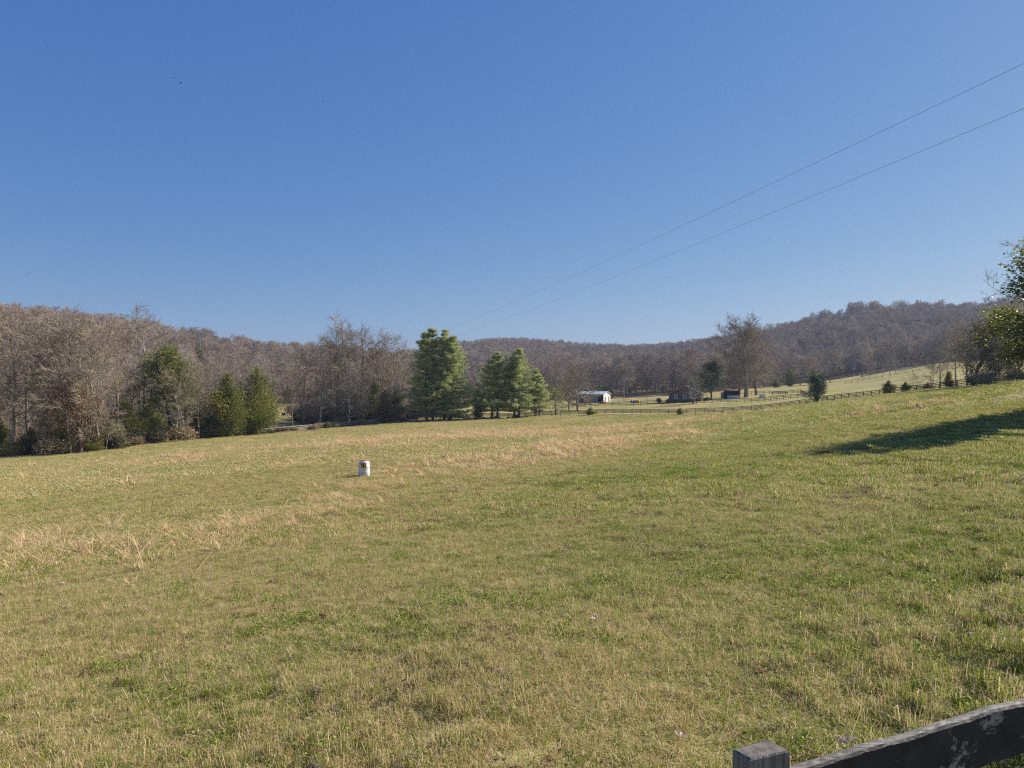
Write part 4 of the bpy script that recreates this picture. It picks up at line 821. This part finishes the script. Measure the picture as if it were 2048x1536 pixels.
# ------------------------------------------------------------------ foreground fence
def near_fence():
    H_ = .80; zt = CZ - H_; e = empty('board_fence', (.545, 1.6, 0), 'weathered foreground fence with peeling black board and grey square post', 'fence')
    m, nt, p, o = newmat('weathered_post'); tc = N(nt, 'ShaderNodeTexCoord'); mp = N(nt, 'ShaderNodeMapping'); mp.inputs['Scale'].default_value = (1, 1, .06); nt.links.new(tc.outputs['Object'], mp.inputs[0])
    g_ = noise(nt, 130, 6, mp.outputs[0]); c = ramp(nt, g_, [(.3, (.06, .055, .05)), (.5, (.17, .165, .15)), (.72, (.33, .33, .31))])
    nt.links.new(c, p.inputs['Base Color']); p.inputs['Roughness'].default_value = .9; b = N(nt, 'ShaderNodeBump'); b.inputs['Strength'].default_value = .7; b.inputs['Distance'].default_value = .003; nt.links.new(g_, b.inputs['Height']); nt.links.new(b.outputs[0], p.inputs['Normal']); postm = m
    m, nt, p, o = newmat('end_grain'); tc = N(nt, 'ShaderNodeTexCoord'); w = N(nt, 'ShaderNodeTexWave', wave_type='RINGS', rings_direction='Z'); w.inputs['Scale'].default_value = 55; w.inputs['Distortion'].default_value = 2.5; w.inputs['Detail'].default_value = 3; w.inputs['Detail Scale'].default_value = 3
    mp = N(nt, 'ShaderNodeMapping'); mp.inputs['Location'].default_value = (.06, .0, 0); nt.links.new(tc.outputs['Object'], mp.inputs[0]); nt.links.new(mp.outputs[0], w.inputs['Vector'])
    n1 = noise(nt, 45, 5, tc.outputs['Object']); c = mix(nt, ramp(nt, w.outputs['Fac'], [(0, (.10, .09, .078)), (1, (.16, .148, .13))]), ramp(nt, n1, [(.35, (.55, .5, .45)), (.7, (1.3, 1.3, 1.25))]), 1.0, 'MULTIPLY')
    nt.links.new(c, p.inputs['Base Color']); p.inputs['Roughness'].default_value = .9; b = N(nt, 'ShaderNodeBump'); b.inputs['Strength'].default_value = .15; b.inputs['Distance'].default_value = .001; nt.links.new(w.outputs['Fac'], b.inputs['Height']); nt.links.new(b.outputs[0], p.inputs['Normal']); topm = m
    def post(cx, cy, parent):
        cs = [(.483, 1.600), (.508, 1.559), (.606, 1.596), (.580, 1.648)]; mx = sum(a for a, b_ in cs) / 4; my = sum(b_ for a, b_ in cs) / 4
        cs = [(a - mx, b_ - my) for a, b_ in cs]; V = []; f = []; bev = .004; rings = []
        for z_, ins in ((-.5, 0), (zt - bev, 0), (zt, bev)):
            for a, b_ in cs: k_ = 1 - ins / .05; V.append((a * k_, b_ * k_, z_))
        for i_ in range(2):
            for k_ in range(4): f.append((i_ * 4 + k_, i_ * 4 + (k_ + 1) % 4, (i_ + 1) * 4 + (k_ + 1) % 4, (i_ + 1) * 4 + k_))
        f += [(3, 2, 1, 0), (8, 9, 10, 11)]; me = mesh_np('post', np.array(V), [np.array(f)], [postm, topm], [0] * 9 + [1]); o_ = ob('post', me, parent, (mx + cx - .545, my + cy - 1.6, 0)); return o_
    post(0, 0, e).location = (.5443 - .545, 1.6008 - 1.6, 0)
    dx, dy = .914, .406
    for s_ in (-1, 1): 
        c_ = post(0, 0, e); c_.location = (s_ * 2.44 * dx, s_ * 2.44 * dy, 0)
    # board: old black paint flaking, grey bare top edge
    m, nt, p, o = newmat('peeling_black_board'); tc = N(nt, 'ShaderNodeTexCoord'); v = tc.outputs['Object']; ge = N(nt, 'ShaderNodeNewGeometry'); sx_ = N(nt, 'ShaderNodeSeparateXYZ'); nt.links.new(ge.outputs['Normal'], sx_.inputs[0])
    mp = N(nt, 'ShaderNodeMapping'); mp.inputs['Scale'].default_value = (1, 1, 1.6); nt.links.new(v, mp.inputs[0]); fl = noise(nt, 38, 9, mp.outputs[0], .78); pt = noise(nt, 5, 3, v)
    black = ramp(nt, noise(nt, 14, 5, v), [(.3, (.010, .010, .012)), (.6, (.028, .028, .032)), (.8, (.06, .055, .05))])
    mul = N(nt, 'ShaderNodeMath', operation='ADD'); nt.links.new(fl, mul.inputs[0]); nt.links.new(pt, mul.inputs[1]); fm = ramp(nt, mul.outputs[0], [(0, (0, 0, 0)), (1, (0, 0, 0))])
    rmp = nt.nodes[-1]; 
    mr = N(nt, 'ShaderNodeMapRange'); nt.links.new(mul.outputs[0], mr.inputs[0]); mr.inputs[1].default_value = 1.09; mr.inputs[2].default_value = 1.15
    c = mix(nt, black, (.26, .25, .235), mr.outputs[0])
    mp2 = N(nt, 'ShaderNodeMapping'); mp2.inputs['Rotation'].default_value = (0, 0, -math.atan2(dy, dx)); mp2.inputs['Scale'].default_value = (.05, 1, 1); 
    nt.links.new(v, mp2.inputs[0]); gr = noise(nt, 140, 6, mp2.outputs[0]); grey = ramp(nt, gr, [(.3, (.03, .026, .022)), (.5, (.11, .095, .08)), (.7, (.24, .21, .18))])
    tp = N(nt, 'ShaderNodeMapRange'); nt.links.new(sx_.outputs[2], tp.inputs[0]); tp.inputs[1].default_value = .35; tp.inputs[2].default_value = .6; c = mix(nt, c, grey, tp.outputs[0])
    nt.links.new(c, p.inputs['Base Color']); p.inputs['Roughness'].default_value = .7
    b = N(nt, 'ShaderNodeBump'); b.inputs['Strength'].default_value = .8; b.inputs['Distance'].default_value = .003; nt.links.new(gr, b.inputs['Height']); b2 = N(nt, 'ShaderNodeBump'); b2.inputs['Strength'].default_value = .6; b2.inputs['Distance'].default_value = .004; nt.links.new(fl, b2.inputs['Height']); nt.links.new(b.outputs[0], b2.inputs['Normal']); nt.links.new(b2.outputs[0], p.inputs['Normal']); bm_ = m
    def board(zc, seed, hb=.137):
        n = 260; L = 2.44 * 2; V = []; t_ = .03; rn = np.random.default_rng(seed)
        s = np.linspace(-L / 2, L / 2, n); wob = (vnoise(s * 3.2, s * 0, seed) - .5) * .012 + (vnoise(s * 9, s * 0, seed + 3) - .5) * .006 + (vnoise(s * 60, s * 0, seed + 3) - .5) * .0012
        w2_ = (vnoise(s * 2.1, s * 0, seed + 7) - .5) * .02; bow = (vnoise(s * 1.5, s * 0, seed + 9) - .5) * .012
        ux, uy = dx, dy; nx, ny = -dy, dx     # away from the camera
        prof = [(0, -hb), (0, -hb * .66), (0, -hb * .33), (0, -.007), (.004, 0), (.013, .0015), (.022, .001), (t_, -.004), (t_, -hb)]
        for i_ in range(n):
            for k_, (o_, z_) in enumerate(prof):
                zz = zc + z_ + (wob[i_] if z_ > -hb * .5 else w2_[i_] if z_ <= -hb else 0) + (rn.normal() * .0007 if z_ > -.01 else 0); oo = o_ + bow[i_]; V.append((ux * s[i_] + nx * oo, uy * s[i_] + ny * oo, zz))
        K_ = len(prof); f = [(i_ * K_ + k_, (i_ + 1) * K_ + k_, (i_ + 1) * K_ + (k_ + 1) % K_, i_ * K_ + (k_ + 1) % K_) for i_ in range(n - 1) for k_ in range(K_)]
        me = mesh_np('rail', np.array(V), [np.array(f), np.array([list(range(K_))]), np.array([[(n - 1) * K_ + k_ for k_ in range(K_)][::-1]])], [bm_], None, False)
        ob('rail', me, e, (.66 - .545 , 1.640 - 1.6, 0))
    board(CZ - .852, 3); board(CZ - .852 - .36, 8); board(CZ - .852 - .72, 12)
near_fence()

# ------------------------------------------------------------------ grass
GM = leafy('grass_blades', [(0, (.08, .16, .012)), (.3, (.27, .35, .03)), (.5, (.40, .37, .08)), (.65, (.46, .34, .15)), (1, (.86, .70, .42))], .35, .6)
SM = leafy('broomsedge', [(0, (.50, .37, .18)), (1, (.76, .57, .32))], .3, .7)
def blades(seed, n, rad, h, w, green, lay=.3, hvar=.5, tuft=6, adir=None):
    rng = np.random.default_rng(seed); nc = max(1, n // tuft); cx = rng.uniform(-rad, rad, (nc, 2)); c = rng.integers(0, nc, n); big = 1 + 1.3 * (rng.random(nc) < .10); b = cx[c] + rng.normal(size=(n, 2)) * rad * .09
    H = h * rng.uniform(1 - hvar, 1 + hvar, n) * (rng.uniform(.7, 1.25, nc) * big)[c]; a = rng.uniform(0, 6.283, n) if adir is None else rng.normal(0, adir, n) + math.pi * rng.integers(0, 2, n); ln = np.abs(rng.normal(0, lay, n)) + .12
    flat = rng.random(n) < .14; ln = np.where(flat, rng.uniform(.9, 1.3, n), ln); H = np.where(flat, H * 1.7, H)
    dx, dy = np.cos(a), np.sin(a); sx, sy = -np.sin(a + rng.normal(0, .6, n)), np.cos(a + rng.normal(0, .6, n)); V = np.empty((n, 5, 3)); W = w * rng.uniform(.6, 1.4, n)
    for k_, (t, ww) in enumerate(((0, 1.), (.55, .8))):
        ho = H * np.sin(ln) * t * t * 1.1 + H * ln * .12 * t; z_ = H * np.cos(ln * t * .9) * t; x_ = b[:, 0] + dx * ho; y_ = b[:, 1] + dy * ho
        V[:, 2 * k_] = np.stack([x_ - sx * W * ww / 2, y_ - sy * W * ww / 2, z_], 1); V[:, 2 * k_ + 1] = np.stack([x_ + sx * W * ww / 2, y_ + sy * W * ww / 2, z_], 1)
    V[:, 4] = np.stack([b[:, 0] + dx * H * np.sin(ln) * 1.15, b[:, 1] + dy * H * np.sin(ln) * 1.15, np.maximum(.01, H * np.cos(ln * 1.05))], 1)
    V[:, :2, 2] -= .03; o5 = (np.arange(n) * 5)[:, None]
    isg = rng.random(n) < np.clip(green + rng.normal(0, .45, nc)[c] + (big[c] > 1) * .3, 0, 1); tint = np.where(isg & ~flat, rng.uniform(0, .5, n), rng.uniform(.5, 1, n))
    return V.reshape(-1, 3), [o5 + np.array([[0, 1, 3, 2]]), o5 + np.array([[2, 3, 4]])], np.repeat(tint, 5)
def grass_mesh(name, *a, mat=None, **k_):
    V, Fc, t = blades(*a, **k_); me = mesh_np(name, V, Fc, [mat or GM]); fattr(me, 'tint', t); return me
NG = [grass_mesh('grass', 200 + i, 2600, .36, .040, .0036, g_, lay=1.0, tuft=20) for i, g_ in enumerate((.85, .6, .4, .2))]
FG = [grass_mesh('grass', 220 + i, 1500, .8, .042, .009, g_, lay=1.0, tuft=14) for i, g_ in enumerate((.85, .6, .4, .2))]
FFG = [grass_mesh('grass', 240 + i, 560, 1.6, .05, .03, g_, lay=1.0, tuft=8) for i, g_ in enumerate((.85, .6, .4, .2))]
def ring(d0, d1, dens, half=41.):
    A = R(half) * (d1 * d1 - d0 * d0); n = int(A * dens); th = rg.uniform(R(-half), R(half), n); r_ = np.sqrt(rg.uniform(d0 * d0, d1 * d1, n)); return r_ * np.sin(th), r_ * np.cos(th)
def field_ok(x, y):
    px_ = 1024 + F * x / y; L = np.interp(px_, [a for a, _ in FPTS], [b for _, b in FPTS]); return y < L - .5
def greenness(x, y):
    tv = (SG[-1] - SG[1]).normalized(); al = x * tv.x + y * tv.y; ac = -x * tv.y + y * tv.x
    g_ = .50 + (fbm(al / 26, ac / 3.6, 31, 4) - .5) * 1.3 + (fbm(x / 5, y / 5, 33, 2) - .5) * .5 + (fbm(x / 1.2, y / 1.2, 37, 2) - .5) * .7
    px_ = 1024 + F * x / y; g_ = g_ + .30 * np.clip((px_ - 1050) / 500, 0, 1) + .12 * np.clip((px_ - 1100) / 500, 0, 1) * np.clip((18 - y) / 8, 0, 1) - .24 * np.clip((y - 12) / 25, 0, 1) * np.clip((1550 - px_) / 400, 0, 1) - .18 * np.clip((1250 - px_) / 500, 0, 1) - sedge_mask(x, y) * .6
    return g_
def lay_grass(name, x, y, protos, s0, s1, label):
    m_ = field_ok(x, y); x, y = x[m_], y[m_]; n = len(x); g_ = greenness(x, y) + rg.normal(0, .1, n); idx = np.digitize(-g_, [-.66, -.5, -.34]); s = rg.uniform(s0, s1, n) * (.5 + .8 * fbm(x / 1.5, y / 1.5, 41, 2))
    scatter(name, np.stack([x, y, hz(x, y) - .005], 1), np.column_stack([rg.normal(0, .06, (n, 2)), rg.uniform(0, 6.28, n)]), np.column_stack([np.full(n, 1.), np.full(n, 1.), s]), idx, protos, label); print(name, n)
lay_grass('near_grass', *ring(2.0, 17, 14., 43), NG, .8, 1.3, 'green and straw-coloured pasture grass in the foreground')
lay_grass('field_grass', *ring(16, 52, 2.4), FG, .8, 1.25, 'short mixed green and tan grass across the field')
lay_grass('far_grass', *ring(50, 215, .55), FFG, .7, 1.1, 'short grass over the far part of the field')
# long dry stems lying about
DS = grass_mesh('dry_stems', 260, 44, .5, .26, .0036, 0.0, lay=1.1, tuft=1, adir=.35)
x, y = ring(2.0, 30, 1.0); n = len(x); scatter('dry_stems', np.stack([x, y, hz(x, y)], 1), np.column_stack([np.zeros((n, 2)), rg.normal(.75, .35, n)]), np.column_stack([rg.uniform(.7, 1.3, (n, 2)), rg.uniform(.10, .26, n)]), np.zeros(n, int), [DS], 'long dry straw stems lying over the grass')
# broomsedge
BS = [grass_mesh('broomsedge', 270 + i, 90, .22, .42, .010, 0., mat=SM, lay=.16, tuft=30) for i in range(3)] + [grass_mesh('broomsedge', 280 + i, 70, .45, .42, .03, 0., mat=SM, lay=.2, tuft=12) for i in range(3)]
x, y = ring(10, 150, 3.0); m_ = (rg.random(len(x)) < sedge_mask(x, y) ** .9 * .6) & field_ok(x, y); x, y = x[m_], y[m_]
q = ray_ground(1775, 822); x = np.append(x, q.x + rg.normal(0, 2.2, 60)); y = np.append(y, q.y + rg.normal(0, 2.2, 60)); n = len(x); print('sedge', n)
s = rg.uniform(.5, 1.25, n); scatter('broomsedge', np.stack([x, y, hz(x, y)], 1), np.column_stack([np.zeros((n, 2)), rg.uniform(0, 6.28, n)]), np.column_stack([s * 1.2, s * 1.2, s * np.where(y > 40, .40, .30)]), rg.integers(0, 3, n) + 3 * (y > 40), BS, 'taller orange-tan broomsedge clumps in a band across the field')
# low broad-leaved weeds in the turf
def weedm(seed, cols):
    rng = np.random.default_rng(seed); n = 260; c = rng.normal(0, .11, (26, 2)); k_ = rng.integers(0, 26, n); P = np.column_stack([c[k_] + rng.normal(0, .022, (n, 2)), rng.uniform(.015, .06, n)])
    return leaf_mesh('weeds', P, .019, rng, M[cols], rng.random(n), .7, np.tile([0, 0, .3], (n, 1)), .2)
M['weed'] = leafy('weed_leaves', [(0, (.10, .17, .02)), (.6, (.24, .33, .04)), (1, (.42, .44, .09))], .3, .6, None, None, .15)
M['redweed'] = leafy('reddish_weed_leaves', [(0, (.14, .14, .04)), (.6, (.26, .16, .08)), (1, (.34, .20, .15))], .3, .6)
WD = [weedm(301, 'weed'), weedm(302, 'redweed')]
x, y = ring(2.5, 34, 7.); px_ = 1024 + F * x / y; m_ = rg.random(len(x)) < np.clip((fbm(x / 1.6, y / 1.6, 51, 3) - .42) * 5, 0, 1) * (.35 + .65 * np.clip((px_ - 500) / 700, 0, 1)); x, y = x[m_], y[m_]; n = len(x); s = rg.uniform(.6, 1.6, n)
scatter('low_weeds', np.stack([x, y, hz(x, y) + .022], 1), np.column_stack([np.zeros((n, 2)), rg.uniform(0, 6.28, n)]), np.column_stack([s, s, s * .9]), (fbm(x / 3, y / 3, 55) + rg.normal(0, .06, n) > .6).astype(int), WD, 'low broad-leaved weeds between the grass'); print('weeds', n)
# fallen leaves
def leafm(tt):
    rng = np.random.default_rng(9); V = []; n = 12
    V.append((0, 0, .02))
    for k_ in range(n): a = 6.283 * k_ / n; r_ = .042 * (1 if k_ % 2 else .55) * rng.uniform(.8, 1.2); V.append((math.cos(a) * r_ * 1.3, math.sin(a) * r_, .03 + .02 * rng.random()))
    me = mesh_np('leaf', np.array(V), [np.array([(0, 1 + k_, 1 + (k_ + 1) % n) for k_ in range(n)])], [M['deadleaf']]); fattr(me, 'tint', np.full(n + 1, tt)); return me
x, y = ring(3.0, 45, .9); n = len(x); scatter('fallen_leaves', np.stack([x, y, hz(x, y) + .022], 1), rg.uniform(-.6, .6, (n, 3)) * [1, 1, 6], np.repeat(rg.uniform(.6, 1.3, n)[:, None], 3, 1), rg.integers(0, 3, n), [leafm(0.), leafm(.45), leafm(1.)], 'dry brown leaves scattered on the grass')
# weeds beside the barrel
g = gp(700, 40.6); me = grass_mesh('weed_clump', 290, 150, .25, .25, .01, .7, lay=.3, tuft=20); o = ob('weed_clump', me, None, g); tag(o, 'small dark weed clump left of the white barrel', 'weeds')

# ------------------------------------------------------------------ haze
hm = bpy.data.materials.new('haze'); hm.use_nodes = True; nt = hm.node_tree; nt.nodes.remove(nt.nodes['Principled BSDF']); pv = N(nt, 'ShaderNodeVolumePrincipled')
pv.inputs['Color'].default_value = (.60, .74, 1.0, 1); pv.inputs['Density'].default_value = .00012; pv.inputs['Anisotropy'].default_value = .2
nt.links.new(pv.outputs[0], nt.nodes['Material Output'].inputs['Volume'])
MBh = MB(); MBh.box((0, 0, 45), (2480, 2480, 134)); hzo = MBh.build('haze', hm); tag(hzo, kind='stuff')
hzo['label'] = 'thin blue haze over the far hills'
